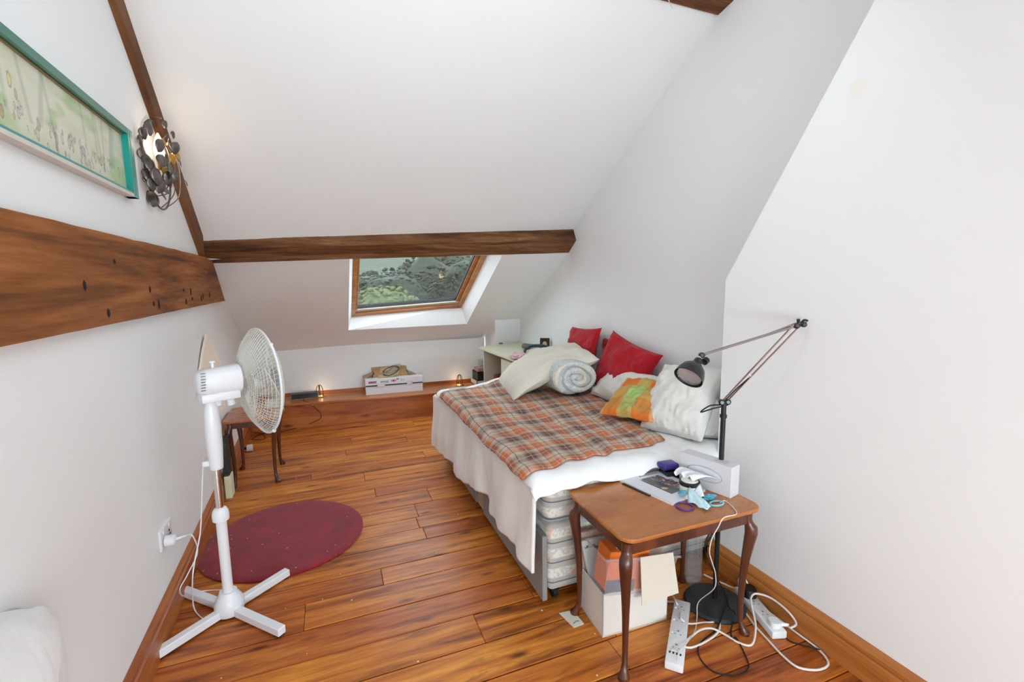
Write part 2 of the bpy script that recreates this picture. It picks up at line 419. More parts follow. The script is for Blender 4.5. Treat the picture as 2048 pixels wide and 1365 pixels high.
# timbers
mb = MB()   # purlin
SL = [(3.57, 1.765), (3.63, 1.678), (3.795, 1.592), (3.88, 1.80)]; SR = [(3.69, 1.90), (3.63, 1.787), (3.765, 1.688), (3.92, 1.92)]
rings = []
for k in range(41):
    t = k / 40; x = xl(3.6) - .02 + (XR + .03 - xl(3.6)) * t
    rings.append([(x, p[0] + (q[0] - p[0]) * t + nz(t * 9 + i_ * 5, i_) * .003 * (i_ < 3), p[1] + (q[1] - p[1]) * t + nz(t * 8, i_ * 3.1) * .004 * (i_ in (1, 2))) for i_, (p, q) in enumerate(zip(SL, SR))])
mb.loft(rings)
tag(mb.build('trim_1', PURLW), 'dark weathered purlin crossing the ceiling above the roof window', kind='structure')
mb = MB(); mb.loft([[(x, 2.0, 2.86 + dz), (x, 2.10, 2.84 + dz), (x, 2.12, 3.1), (x, 1.9, 3.1)] for x, dz in ((xl(2) - .02, .03), (.6, .015), (XR + .02, .0))])
mb.build('trim_2', PURLW); bpy.data.objects['trim_2']['kind'] = 'structure'; bpy.data.objects['trim_2']['label'] = 'dark upper purlin near the ridge at the top of the picture'
mb = MB()   # rafter along the left wall
rings = []
for k in range(13):
    t = k / 12; y = RY + .1 + t * (3.56 - RY - .1); zc = zup(xl(y), y) + .01; dz = .105 + .05 * t
    rings.append([(xl(y) - .01, y, zc), (xl(y) - .01, y - .0, zc - dz), (xl(y) + .028, y, zc - dz + .01 + nz(k * .8) * .003), (xl(y) + .03, y, zc)])
mb.loft(rings); o = mb.build('trim_3', RAFTW); tag(o, 'brown rafter edge running up the left wall', kind='structure')
mb = MB()   # big tie beam in the left wall
rings = []
ys = [.3 + k * .12 for k in range(28)]
for k, y in enumerate(ys):
    jt = nz(k * .6, 1) * .006
    rings.append([(xl(y) - .02, y, 1.322), (xl(y) + .035, y, 1.322 + jt * .5), (xl(y) + .037, y, 1.622 + jt), (xl(y) - .02, y, 1.622)])
x_ = xl(3.82)
rings.append([(x_ - .02, 3.98, 1.322), (x_ + .035, 4.07, 1.322), (x_ + .035, 3.79, 1.60), (x_ - .02, 3.79, 1.60)])
rings.append([(x_ - .02, 4.15, 1.318), (x_ + .02, 4.16, 1.318), (x_ + .02, 4.0, 1.44), (x_ - .02, 4.0, 1.44)])
mb.loft(rings); tag(mb.build('trim_4', BEAMW), 'wide orange-brown tie beam set in the left wall', kind='structure')
mb = MB(); rh = random.Random(9)
for py_, pz in [(1.75, 1.45), (2.35, 1.43), (2.38, 1.37), (2.45, 1.365), (2.9, 1.42), (2.93, 1.36), (3.05, 1.41), (3.07, 1.37), (3.35, 1.375), (3.55, 1.38), (2.0, 1.53), (1.9, 1.36), (3.3, 1.365)]:
    mb.ball((xl(py_) + .036, py_, pz), .012, 1, (.25, 1, rh.uniform(.8, 2.2)))
tag(mb.build('nail_holes', plain('dark_nail_hole', srgb(38, 22, 14), 0.9), bpy.data.objects['trim_4']), kind='stuff')

# skirtings
def skirting(name, path, h, th, lab, mat, side=1):
    prof = [(0, 0), (th, 0), (th, h * .70), (th * .72, h * .74), (th * .9, h * .80), (th * .9, h * .90), (th * .45, h), (0, h)]
    mb = MB(); mb.loft([[(x + side * a, y, z) for a, z in prof] for x, y in path]); o = mb.build(name, mat); return tag(o, lab, kind='structure')
skirting('baseboard_left', [(xl(y) - .002, y) for y in (YB, 1, 2, 3, 4, 5.1)], .155, .024, 'pine skirting board along the left wall', SKIRT, 1)
skirting('baseboard_right', [(XN + .002, y) for y in (YB, 0, 1, 1.70)], .135, .036, 'moulded pine skirting board along the right wall', SKIRT, -1)

# pine ledge under the window
def yf(x): return 5.035 - (x + .55) * 0.088
lg = struct('trim_5', (0.4, 5.0, 0), 'boxed-in pine ledge below the roof window')
mb = MB(); mb.prism([(-.80, yf(-.80), 0), (1.68, yf(1.68), 0), (1.68, yf(1.68) + .02, 0), (-.80, yf(-.80) + .02, 0)], (0, 0, .235)); mb.build('front_panel', LEDGEW, lg)
mb = MB(); mb.prism([(-.81, yf(-.81) - .018, .233), (1.68, yf(1.68) - .018, .233), (1.68, yk(1.68), .233), (-.81, yk(-.81), .233)], (0, 0, .024)); bmesh.ops.bevel(mb.b, geom=mb.b.edges, offset=.004, segments=1, affect='EDGES'); mb.build('ledge_board', LEDGEW, lg)
mb = MB(); mb.prism([(-.81, yk(-.81) - .014, .257), (1.68, yk(1.68) - .014, .257), (1.68, yk(1.68), .257), (-.81, yk(-.81), .257)], (0, 0, .035)); mb.build('back_strip', LEDGEW, lg)
LZ = .257
# old stain on the chimney breast, round blank on the alcove wall
sc_ = at(1715, 180, 'x', XN); rs_ = random.Random(3); mb = MB()
mb.b.faces.new([mb.b.verts.new((XN - .0008, sc_.y + .026 * (1 + .18 * math.sin(3 * q) + .1 * math.sin(5 * q + 1)) * math.cos(q), sc_.z + .042 * (1 + .15 * math.sin(2 * q + 1)) * math.sin(q))) for q in [2 * PI * k / 28 for k in range(28)]])
mb.build('wall_stain', plain('faint_peach_stain', srgb(246, 241, 235), .8, var=.01), bpy.data.objects['wall_near'])
rc0 = at(1368, 108, 'x', XR); mb = MB(); mb.lathe([(.046, 0), (.046, .003), (.040, .004), (.038, .0022), (.001, .0022)], rc0 + Vector((.0005, 0, 0)), (-1, 0, 0), 32)
tag(mb.build('round_blank_plate', REVEAL, None, True), 'faint round white blank plate high on the alcove wall', 'plate')

# ------------------------------------------------------------------ view outside the roof window
m, nt, b = newmat('meadow'); vco = objco(nt)
f = noise_n(nt, objco(nt, (.02, .05, .05)), 1.0, 6, 0.6)
L(nt, ramp(nt, f, [(.35, srgb(34, 44, 26)), (.5, srgb(56, 66, 42)), (.62, srgb(60, 64, 56))]), b.inputs['Base Color']); b.inputs['Roughness'].default_value = .95
mb = MB()
def terr(u, v):
    y = 12 + v * 190; x = (u - .5) * 2 * (30 + y)
    z = -5 + .018 * (y - 12) + max(0, y - 70) * .19 + nz(x * .02, y * .02) * 1.5
    return (x, y, z)
mb.sheet(terr, 40, 40); tag(mb.build('hillside', m), 'green hillside fields beyond the roof window', kind='structure')
def leafmat(name, a, c):
    m, nt, b = newmat(name); f = noise_n(nt, objco(nt), 6.0, 9, .85)
    L(nt, ramp(nt, f, [(.36, a), (.62, c)]), b.inputs['Base Color']); b.inputs['Roughness'].default_value = .9; return m
LFD = leafmat('dark_foliage', srgb(14, 20, 12), srgb(48, 56, 38)); LFL = leafmat('light_foliage', srgb(40, 50, 22), srgb(92, 100, 56))
BARK = plain('bark', srgb(80, 66, 52), .9)
def tree(x, y, zb, r, h, mat, lab, seed):
    t = thing('tree', (x, y, zb), lab, 'tree', 'trees beyond the roof window'); rr = random.Random(seed)
    mb = MB(); mb.tube([(x, y, zb), (x, y, zb + h * .5)], r * .08, 6); mb.build('trunk', BARK, t)
    mb = MB()
    for k in range(1000 if y > 30 else 700):
        d_ = Vector((rr.gauss(0, 1), rr.gauss(0, 1), rr.gauss(0, .8))).normalized(); q = r * rr.uniform(.55, 1.0)
        mb.ball((x + d_.x * q * 1.15, y + d_.y * q, zb + h - r + d_.z * q * .95), r * (rr.uniform(.028, .060) if y > 30 else rr.uniform(.05, .10)), 1, (1.2, 1, .8))
    mb.ball((x, y, zb + h - r), r * .80, 4)
    for v_ in mb.b.verts: v_.co += Vector((nz(v_.co.x * 3 / r, v_.co.y * 3 / r, v_.co.z * 3 / r), 0, nz(v_.co.z * 3 / r, v_.co.x * 3 / r, 5))) * r * .12
    mb.build('foliage', mat, t, True)
for i, (px, y, topy, r, mat, lab) in enumerate([
        (768, 17, 566, 1.15, LFL, 'pale green bushy tree nearest the lower left of the roof window'),
        (735, 18, 578, 1.0, LFL, 'small pale green bush at the left edge of the roof window'),
        (790, 60, 530, 5.0, LFD, 'dark tree in the left middle of the window view'),
        (745, 70, 536, 5.0, LFD, 'dark rounded tree at the left of the window view'),
        (850, 75, 494, 8.0, LFD, 'large dark tree in the centre of the window view'),
        (905, 85, 486, 8.0, LFD, 'dark tree at the upper right of the window view'),
        (940, 60, 504, 5.0, LFD, 'dark tree at the right edge of the window view'),
        (700, 120, 520, 6.0, LFD, 'far dark tree at the upper left of the window view')]):
    p = at(px, topy, 'y', y); zb = -5 + .018 * (y - 12) + max(0, y - 70) * .19
    tree(p.x, y, zb - .3, r, p.z - zb + .3, mat, lab, i)

# ------------------------------------------------------------------ bed
STEEL = plain('chrome', (.75, .74, .72, 1), .12, 1.0, var=.02)
BLACK = plain('black_enamel', srgb(24, 24, 26), .35, 0, .2)
RUBBER = plain('black_rubber', srgb(22, 22, 22), .7)
WPL = plain('white_plastic', srgb(236, 237, 240), .3, 0, .1, var=.01)
WPL2 = plain('aged_white_plastic', srgb(226, 222, 212), .35, var=.02)
BX0, BX1, BY0, BY1 = .815, 2.005, 1.735, 3.63
m, nt, b = newmat('striped_floral_ticking'); t = nd(nt, 'ShaderNodeTexCoord'); sx = nd(nt, 'ShaderNodeSeparateXYZ'); L(nt, t.outputs['Object'], sx.inputs[0])
z = math_n(nt, 'FRACT', math_n(nt, 'DIVIDE', sx.outputs[2], .094))
base = ramp(nt, z, [(0.0, srgb(190, 186, 178)), (.06, srgb(112, 116, 114)), (.13, srgb(184, 180, 172)), (.30, srgb(196, 192, 184)), (.31, srgb(206, 202, 192)), (.80, srgb(206, 202, 192)), (.81, srgb(186, 184, 178))], 'CONSTANT')
vv = nd(nt, 'ShaderNodeTexVoronoi'); vv.inputs['Scale'].default_value = 22; L(nt, t.outputs['Object'], vv.inputs['Vector'])
fl1 = ramp(nt, noise_n(nt, t.outputs['Object'], 30, 3, .6, 1.5), [(.46, (0, 0, 0, 1)), (.52, (1, 1, 1, 1))])
band = ramp(nt, z, [(0, (0, 0, 0, 1)), (.33, (1, 1, 1, 1)), (.78, (0, 0, 0, 1))], 'CONSTANT')
c1 = mixc(nt, base, srgb(232, 228, 216), mixc(nt, (0, 0, 0, 1), fl1, band))
sal = ramp(nt, noise_n(nt, objco(nt, (1, 1, .7)), 11, 2, .4), [(.60, (0, 0, 0, 1)), (.64, (1, 1, 1, 1))])
c1 = mixc(nt, c1, srgb(224, 170, 148), mixc(nt, (0, 0, 0, 1), sal, band))
L(nt, c1, b.inputs['Base Color']); b.inputs['Roughness'].default_value = .8; b.inputs['Sheen Weight'].default_value = .2
TICK = m
GREYF = plain('grey_divan_cloth', srgb(150, 143, 138), .9, scale=180, var=.05)
bed = thing('divan_bed', (1.4, 2.7, 0), 'floral striped divan bed pushed into the alcove', 'bed')
for y0, y1 in ((BY0, 2.68), (2.69, BY1)):
    mb = MB(); mb.box(BX0 + .02, BX1, y0, y1, .058, .385, .03, seg=3); mb.build('divan_base', TICK, bed, True)
for y0, y1, nm in ((BY0 + .005, 2.60, 'side_panel'), (2.76, BY1, 'side_panel')):
    mb = MB(); mb.box(BX0 - .006, BX0 + .018, y0, y1, .022, .33, .003); mb.build(nm, GREYF, bed)
mb = MB(); mb.box(BX0 + .0, BX0 + .018, 2.62, 2.74, .03, .33, .002); mb.build('drawer_front', plain('beige_cloth_strip', srgb(178, 168, 146), .9), bed)
for x, y in ((BX0 + .07, BY0 + .05), (1.80, BY0 + .05), (BX0 + .07, 2.6), (BX0 + .07, BY1 - .07), (1.9, BY1 - .07)):
    mb = MB(); mb.tube([(x - .012, y, .026), (x + .012, y, .026)], .025, 14); mb.box(x - .02, x + .02, y - .02, y + .02, .035, .062, .004); mb.build('castor', RUBBER, bed, True)
mt = thing('mattress', (1.4, 2.7, .386), 'floral striped sprung mattress on the divan base', 'mattress')
mb = MB(); mb.box(BX0 + .005, BX1, BY0 - .01, BY1, .39, .60, .045, seg=4)
for v_ in mb.b.verts:
    if v_.co.z < .5: v_.co.z -= .0
mb.build('mattress_body', TICK, mt, True)
def rrect(x0, x1, y0, y1, r, z, n=5):
    out = []
    for cx, cy, a0 in ((x1 - r, y1 - r, 0), (x0 + r, y1 - r, 90), (x0 + r, y0 + r, 180), (x1 - r, y0 + r, 270)):
        for k in range(n + 1):
            a = math.radians(a0 + 90 * k / n); out.append((cx + r * math.cos(a), cy + r * math.sin(a), z))
    return out
PIPE = plain('grey_piping', srgb(150, 156, 154), .7)
for z in (.405, .572): mb = MB(); mb.tube(rrect(BX0 - .0, BX1, BY0 - .011, BY1 + .004, .045, z), .006, 6, close=True); mb.build('piping', PIPE, mt, True)

# duvet: laid over the mattress and hanging down the left side
def clothmat(name, col, scale=9, bs=.35, rough=.85, tint=None):
    m, nt, b = newmat(name); v = objco(nt); f1 = noise_n(nt, v, scale, 4, .55, .8); f2 = noise_n(nt, v, 600, 2)
    c = ramp(nt, f1, [(.3, tuple(x * .96 for x in col[:3]) + (1,)), (.7, col)])
    if tint: c = mixc(nt, c, tint, ramp(nt, noise_n(nt, v, 2.2, 3), [(.5, (0, 0, 0, 1)), (.8, (.35, .35, .35, 1))]))
    L(nt, c, b.inputs['Base Color']); b.inputs['Roughness'].default_value = rough; b.inputs['Sheen Weight'].default_value = .15
    b.inputs['Specular IOR Level'].default_value = .2
    bump(nt, b, f1, bs, .02); return m
DUV = clothmat('white_cotton', srgb(248, 247, 246))
hem = [(1.62, .60), (1.66, .46), (1.70, .30), (1.745, .195), (1.85, .215), (1.93, .172), (2.10, .155), (2.25, .145), (2.36, .20), (2.48, .185), (2.7, .13), (2.87, .112), (3.04, .128), (3.4, .09), (3.74, .05)]
def hemz(y):
    if y <= hem[0][0]: return hem[0][1]
    for (a, c), (d, e) in zip(hem[:-1], hem[1:]):
        if y <= d: return c + (e - c) * (y - a) / (d - a) + .05 * max(0, min(1, (y - 1.80) / .15))
    return hem[-1][1] + .05
def dz_top(x, y):
    z = .618 + .010 * nz(x * 5, y * 5) + .006 * nz(x * 13, y * 11, 2)
    z += .07 * math.exp(-((x - 1.27) ** 2 / .04 + (y - 3.45) ** 2 / .02)) - .03 * max(0, y - 3.3) * 3
    return z
DY0, DY1 = 1.69, 3.66
def duvet(u, v):
    y = DY0 + .02 + (DY1 - DY0 - .02) * v
    # u: 0 wall .. .62 edge of top .. 1 hem
    if u < .6:
        x = 2.0 + (.80 - 2.0) * (u / .6); p = Vector((x, y, dz_top(x, y)))
    elif u < .7:
        a = (u - .6) / .1 * PI / 2; r = .055; zt = dz_top(.80, y)
        p = Vector((.80 - r * math.sin(a), y, zt - r + r * math.cos(a)))
    else:
        t = (u - .7) / .3; zt = dz_top(.80, y) - .055; zh = hemz(y * .985 + .01 if v > .03 else 1.745)
        z = zt + (zh - zt) * t; drop = zt - z
        wv = math.sin(y * 11 + 2.2 * math.sin(y * 2.3)) * .42 + .18 * math.sin(y * 27 + 2 + z * 4) + .9 * nz(y * 4, z * 2.5) + .5 * nz(y * 11, z * 3, 4)
        x = .752 - .035 * drop - (.034 * wv + .006) * min(1, drop * 3.5) - .02 * (v > .9) * (v - .9) * 10
        x = min(x, .79)
        p = Vector((x, y + .015 * wv * t, z))
    # front edge rolls over the mattress end
    e = v / .035
    if e < 1 and u < .68:
        k = (1 - e); p.y -= .03 * math.sin(k * PI / 2) ; p.z -= .055 * k * k + .012 * math.sin(p.x * 17) * k + .006 * math.sin(p.x * 41) * k
    if v > .97 and u < .68: p.z -= .10 * ((v - .97) / .03) ** 1.5
    return p
mb = MB(); mb.sheet(duvet, 110, 150); tag(mb.build('duvet', DUV, None, True, thick=.013), 'thin white duvet hanging down the open side of the bed', 'duvet')

# tartan blanket
m, nt, b = newmat('tartan_wool'); t = nd(nt, 'ShaderNodeTexCoord'); su = nd(nt, 'ShaderNodeSeparateXYZ')
L(nt, t.outputs['UV'], su.inputs[0])
OR, BR, BE, LB = srgb(208, 118, 74), srgb(110, 76, 68), srgb(204, 190, 172), srgb(176, 146, 128)
def tband(src, rep):
    q = math_n(nt, 'FRACT', math_n(nt, 'MULTIPLY', src, rep))
    c = ramp(nt, q, [(0, OR), (.20, OR), (.24, BE), (.46, BE), (.5, LB), (.58, BR), (.76, BR), (.80, LB), (.9, BE), (.96, OR)])
    l1 = ramp(nt, q, [(0, (0, 0, 0, 1)), (.335, (1, 1, 1, 1)), (.352, (0, 0, 0, 1)), (.93, (1, 1, 1, 1)), (.945, (0, 0, 0, 1))], 'CONSTANT')
    l2 = ramp(nt, q, [(0, (0, 0, 0, 1)), (.10, (1, 1, 1, 1)), (.115, (0, 0, 0, 1)), (.66, (1, 1, 1, 1)), (.675, (0, 0, 0, 1))], 'CONSTANT')
    return c, l1, l2
ca, la, lwa = tband(su.outputs[0], 4.6); cb, lb_, lwb = tband(su.outputs[1], 7.0)
c = mixc(nt, ca, cb, .52)
c = mixc(nt, c, srgb(40, 34, 34), math_n(nt, 'MULTIPLY', math_n(nt, 'MAXIMUM', la, lb_), .7))
c = mixc(nt, c, srgb(222, 208, 190), math_n(nt, 'MULTIPLY', math_n(nt, 'MAXIMUM', lwa, lwb), .5))
L(nt, c, b.inputs['Base Color']); b.inputs['Roughness'].default_value = .95; b.inputs['Sheen Weight'].default_value = .1; b.inputs['Specular IOR Level'].default_value = .1
bump(nt, b, noise_n(nt, objco(nt), 260, 3, .7), .4, .003)
PA, PB, PC, PD = Vector((.715, 3.42, 0)), Vector((.715, 1.775, 0)), Vector((1.56, 1.86, 0)), Vector((1.97, 3.40, 0))
def blank(u, v):
    p = (PA * (1 - u) + PD * u) * v + (PB * (1 - u) + PC * u) * (1 - v)
    x, y = p.x, p.y
    y += (.012 * math.sin(x * 21) + .008 * math.sin(x * 47)) * (1 - v) + .02 * math.sin(x * 9) * v
    x += (.012 * math.sin(y * 7) - .02 * math.sin(PI * v)) * (1 - u)
    if x > .80: z = dz_top(x, max(y, 1.76))
    else:
        r = .055; q = min((.80 - x) / .055, 1.55); a = min(q, 1.5); x = .80 - r * math.sin(a); z = dz_top(.80, y) - r + r * math.cos(a)
        x -= .012; z += .002
    z += .013 + .006 * nz(x * 9, y * 14, 7) + .003 * nz(x * 30, y * 30, 2) + .012 * (1 - u) * 0
    return (x, y, z)
mb = MB(); mb.sheet(blank, 90, 110); tag(mb.build('tartan_blanket', m, None, True, thick=.006), 'orange, brown and beige tartan blanket spread over the duvet', 'blanket')

# pillows and cushions
def pillow_mb(c, U, V, T, pinch=.08, wr=.010, seed=0, n=30, fold=None):
    c, U, V = Vector(c), Vector(U), Vector(V); N = U.cross(V).normalized(); mb = MB()
    def P(s, t, sg):
        a = s * (1 - pinch * (1 - t * t)); bq = t * (1 - pinch * (1 - s * s))
        h = T * (max(0, (1 - s * s)) * max(0, (1 - t * t))) ** .42
        p = c + U * a + V * bq
        w_ = nz(a * 2.6 + seed, bq * 2.6, seed * 1.7) * wr + abs(nz(a * 5 + seed, bq * 4, seed)) * wr * .9 * (1 if sg > 0 else .6)
        k = min(1, h / (T * .3) + .15)
        p += N * (sg * h + w_ * 2 * k)
        if fold: p = fold(p, s, t, N)
        return p
    for sg in (1, -1):
        g = [[None] * (n + 1) for _ in range(n + 1)]
        for i in range(n + 1):
            for j in range(n + 1): g[i][j] = mb.b.verts.new(P(-1 + 2 * i / n, -1 + 2 * j / n, sg))
        for i in range(n):
            for j in range(n):
                f = mb.b.faces.new((g[i][j], g[i + 1][j], g[i + 1][j + 1], g[i][j + 1]))
                for l, (a, q) in zip(f.loops, ((i, j), (i + 1, j), (i + 1, j + 1), (i, j + 1))): l[mb.uv].uv = (a / n, q / n)
    bmesh.ops.remove_doubles(mb.b, verts=mb.b.verts, dist=.0008)
    return mb
def hump(p, s, t, N): return p
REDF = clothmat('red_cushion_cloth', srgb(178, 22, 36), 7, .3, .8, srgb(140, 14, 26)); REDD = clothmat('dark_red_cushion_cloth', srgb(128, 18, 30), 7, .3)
CREAM = clothmat('cream_pillow_cotton', srgb(226, 219, 204)); WP = clothmat('white_pillow_cotton', srgb(234, 231, 224))
cat_c = 'cushion'
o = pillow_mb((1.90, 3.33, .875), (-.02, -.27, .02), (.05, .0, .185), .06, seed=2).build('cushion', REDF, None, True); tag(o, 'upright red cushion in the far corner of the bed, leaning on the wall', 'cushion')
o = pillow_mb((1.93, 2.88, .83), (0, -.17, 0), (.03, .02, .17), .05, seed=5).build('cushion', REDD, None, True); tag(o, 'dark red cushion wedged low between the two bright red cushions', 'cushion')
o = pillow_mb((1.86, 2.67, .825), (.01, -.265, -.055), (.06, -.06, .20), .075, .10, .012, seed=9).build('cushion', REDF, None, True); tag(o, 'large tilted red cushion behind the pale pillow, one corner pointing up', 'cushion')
o = pillow_mb((1.80, 2.52, .735), (.01, -.33, .01), (.10, .02, .085), .075, .05, .010, seed=12).build('pillow', WP, None, True); tag(o, 'white pillow slumped below the large red cushion', 'pillow')
o = pillow_mb((1.765, 1.985, .79), (.045, -.19, .015), (.13, .06, .165), .085, .03, .010, seed=21, n=40).build('pillow', WP, None, True); tag(o, 'large upright white pillow behind the black lamp head', 'pillow')
o = pillow_mb((1.84, 1.83, .715), (.11, -.085, .0), (.05, .03, .095), .06, .06, .010, seed=25).build('pillow', WP, None, True); tag(o, 'small crumpled white pillow squeezed beside the lamp pole', 'pillow')
# cream pillow slumped over the rolled quilt
def sag(p, s, t, N):
    p.z -= .10 * max(0, -s) ** 2 * .6; p.z += .02 * (1 - s * s); return p
o = pillow_mb((1.49, 3.13, .80), (.315, -.05, .10), (.03, .25, .02), .095, .02, .010, seed=31, n=40, fold=sag).build('pillow', CREAM, None, True); tag(o, 'cream pillow slumped over the rolled floral quilt', 'pillow')
# rolled floral quilt
m, nt, b = newmat('blue_floral_quilt'); v = objco(nt); f = noise_n(nt, v, 26, 4, .7, 2.0); g_ = noise_n(nt, v, 9, 3, .6, 1)
c = ramp(nt, f, [(.42, srgb(228, 226, 216)), (.52, srgb(176, 190, 200)), (.6, srgb(232, 230, 222))])
c = mixc(nt, c, srgb(226, 218, 200), ramp(nt, g_, [(.5, (0, 0, 0, 1)), (.6, (.8, .8, .8, 1))])); L(nt, c, b.inputs['Base Color']); b.inputs['Roughness'].default_value = .9
bump(nt, b, g_, .5, .02)
qt = thing('rolled_quilt', (1.56, 2.95, .64), 'rolled quilt with a pale blue floral pattern showing its spiral end', 'quilt')
mb = MB(); ctr = Vector((1.565, 2.98, .775))
rings = []
for k in range(26):
    t = k / 25; y = 2.80 + .34 * t; e = (max(0, 1 - ((t - .5) * 2) ** 4)) ** .5
    e = .72 + .28 * e
    ring = []
    for j in range(40):
        a = 2 * PI * j / 40; q = 1 + .05 * nz(math.cos(a) * 2, math.sin(a) * 2, t * 3) + .03 * math.sin(3 * a + 1)
        ring.append((1.565 + .165 * math.cos(a) * q * e, y, .770 + .125 * math.sin(a) * q * e - .0))
    rings.append(ring)
mb.loft(rings); mb.build('roll', m, qt, True)
mb = MB(); sp = []
for k in range(70):
    a = k / 69 * 2 * PI * 2.3; r = (.018 + .0088 * a) * (1 + .10 * math.sin(2 * a + .7))
    sp.append((1.565 + 1.15 * r * math.cos(a + 2), 2.80 - .012, .77 + .82 * r * math.sin(a + 2)))
mb.tube(sp, [.020 + .006 * math.sin(k * .5) for k in range(70)], 8); mb.build('spiral_fold', m, qt, True)
# orange and green cushion
m, nt, b = newmat('orange_green_check_cloth'); t = nd(nt, 'ShaderNodeTexCoord'); su = nd(nt, 'ShaderNodeSeparateXYZ'); L(nt, t.outputs['UV'], su.inputs[0])
O1, G1, OL, PE = srgb(226, 120, 44), srgb(170, 196, 116), srgb(176, 150, 78), srgb(224, 170, 118)
cu = ramp(nt, su.outputs[0], [(0, PE), (.06, O1), (.34, G1), (.62, O1), (.64, O1), (.93, PE)], 'CONSTANT')
cv = ramp(nt, su.outputs[1], [(0, O1), (.08, OL), (.32, OL), (.34, G1), (.68, O1), (.94, PE)], 'CONSTANT')
L(nt, mixc(nt, cu, cv, .45), b.inputs['Base Color']); b.inputs['Roughness'].default_value = .85; bump(nt, b, noise_n(nt, objco(nt), 8, 3), .3, .02)
def dent(p, s, t, N): return p - N * (.035 * math.exp(-((s - .15) ** 2 + (t - .3) ** 2) / .03))
o = pillow_mb((1.665, 2.225, .75), (.065, -.165, .012), (.145, .06, .085), .05, .05, .010, seed=41, n=40, fold=dent).build('cushion', m, None, True); tag(o, 'orange and green checked cushion with a buttoned dent', 'cushion')
mb = MB(); mb.ball((1.60, 2.26, .80), .008, 2); 
bpy.data.meshes.new('x'); mb.b.free()

# ------------------------------------------------------------------ desk beyond the bed
LAM = plain('pale_green_laminate', srgb(206, 204, 176), .35, var=.02); LAMS = plain('beige_melamine', srgb(214, 206, 186), .5, var=.03); CARC = plain('tan_board', srgb(176, 156, 130), .6)
dk = thing('desk', (1.75, 4.25, 0), 'pale green topped desk behind the far end of the bed', 'desk')
mb = MB(); mb.prism([(1.46, 4.72, .722), (1.50, 3.72, .722), (2.005, 3.72, .722), (2.005, 4.92, .722)], (0, 0, .028)); bmesh.ops.bevel(mb.b, geom=mb.b.edges, offset=.006, segments=2, affect='EDGES'); mb.build('desktop', LAM, dk)
mb = MB(); mb.box(1.49, 2.0, 4.66, 4.68, .0, .722, .001); mb.build('side_panel', LAMS, dk)
mb = MB(); mb.box(1.505, 2.0, 3.74, 3.755, .0, .722, .001); mb.build('side_panel', LAMS, dk)
mb = MB(); mb.box(1.97, 1.985, 3.755, 4.66, .1, .722); mb.build('back_panel', CARC, dk)
mb = MB(); mb.box(1.535, 1.96, 3.76, 4.20, .05, .715); mb.build('pedestal', CARC, dk)
for z0, z1 in ((.50, .70), (.28, .485), (.06, .265)):
    mb = MB(); mb.box(1.515, 1.535, 3.765, 4.20, z0, z1, .003); d_ = mb.build('drawer', LAMS, dk)
    mb = MB(); mb.lathe([(.006, 0), (.006, .012), (.014, .018), (.014, .028), (.004, .034)], (1.515, 3.98, (z0 + z1) / 2), (-1, 0, 0), 14); mb.build('knob', plain('pine_knob', srgb(200, 160, 104), .4), d_, True)
# things in the knee hole
BRN = plain('brown_leather', srgb(112, 58, 38), .5)
o = MB(); o.box(1.62, 1.72, 4.30, 4.42, 0, .62, .01); o = o.build('folder_stack', plain('dark_red_boards', srgb(110, 52, 40), .6)); tag(o, 'dark red folders standing in the desk knee hole', 'folders')
o = MB(); o.box(1.58, 1.66, 4.52, 4.62, 0, .46, .008); tag(o.build('brown_box', BRN), 'small brown box against the desk side panel', 'box')
mb = MB(); mb.ball((1.66, 4.27, .24), .09, 3, (.9, .55, 2.6)); tag(mb.build('grey_bag', clothmat('blue_grey_cloth', srgb(92, 108, 116)), None, True), 'blue grey bag beside the desk drawers', 'bag')

# desk top things
TZ = .7505
mb = MB(); ax0, ax1 = Vector((1.83, 4.42, TZ)), Vector((1.93, 4.12, TZ))
rings = []
for k in range(11):
    t = k / 10; p = ax0.lerp(ax1, t); e = (1 - (2 * t - 1) ** 6) ** .5 + .12; d = Vector((.95, .3, 0))
    rings.append([p + d * (.034 * e * math.cos(a)) + Vector((0, 0, 1)) * (.026 * e * math.sin(a) + .027) for a in [2 * PI * j / 14 for j in range(14)]])
mb.loft(rings); tag(mb.build('spectacle_case', clothmat('grey_brown_felt', srgb(112, 104, 94), 40), None, True), 'grey brown felt case lying on the desk', 'case')
pf = thing('photo_frame', (1.955, 4.14, TZ), 'small dark framed portrait standing on the desk by the wall', 'picture frame')
FM = Matrix.Translation((1.95, 4.13, TZ)) @ Matrix.Rotation(math.radians(-35), 4, 'Z') @ Matrix.Rotation(math.radians(-9), 4, 'X')
DKF = plain('dark_frame_wood', srgb(52, 36, 28), .5)
for a in ((-.047, -.035, 0, .13), (.035, .047, 0, .13), (-.035, .035, 0, .02), (-.035, .035, .11, .13)):
    mb = MB(); mb.box(a[0], a[1], -.01, .006, a[2], a[3], .002, FM); mb.build('frame_bar', DKF, pf)
mb = MB(); mb.box(-.04, .04, .0, .005, .01, .12, 0, FM); mb.build('print_mount', plain('dark_mount', srgb(72, 48, 36), .5), pf)
mb = MB(); mb.lathe([(.001, 0), (.022, 0), (.022, .002), (.001, .002)], (0, 0, 0), (0, -1, 0), 20)
bmesh.ops.transform(mb.b, matrix=FM @ Matrix.Translation((0, -.001, .066)) @ Matrix.Diagonal((1, 1, 1.4, 1)), verts=mb.b.verts); mb.build('oval_portrait', plain('pale_portrait', srgb(206, 188, 168), .6), pf)
mb = MB(); mb.box(1.72, 1.76, 4.80, 4.83, TZ, TZ + .014, .003); tag(mb.build('eraser', plain('grey_block', srgb(120, 118, 112), .6)), 'tiny grey block at the back edge of the desk', 'block')
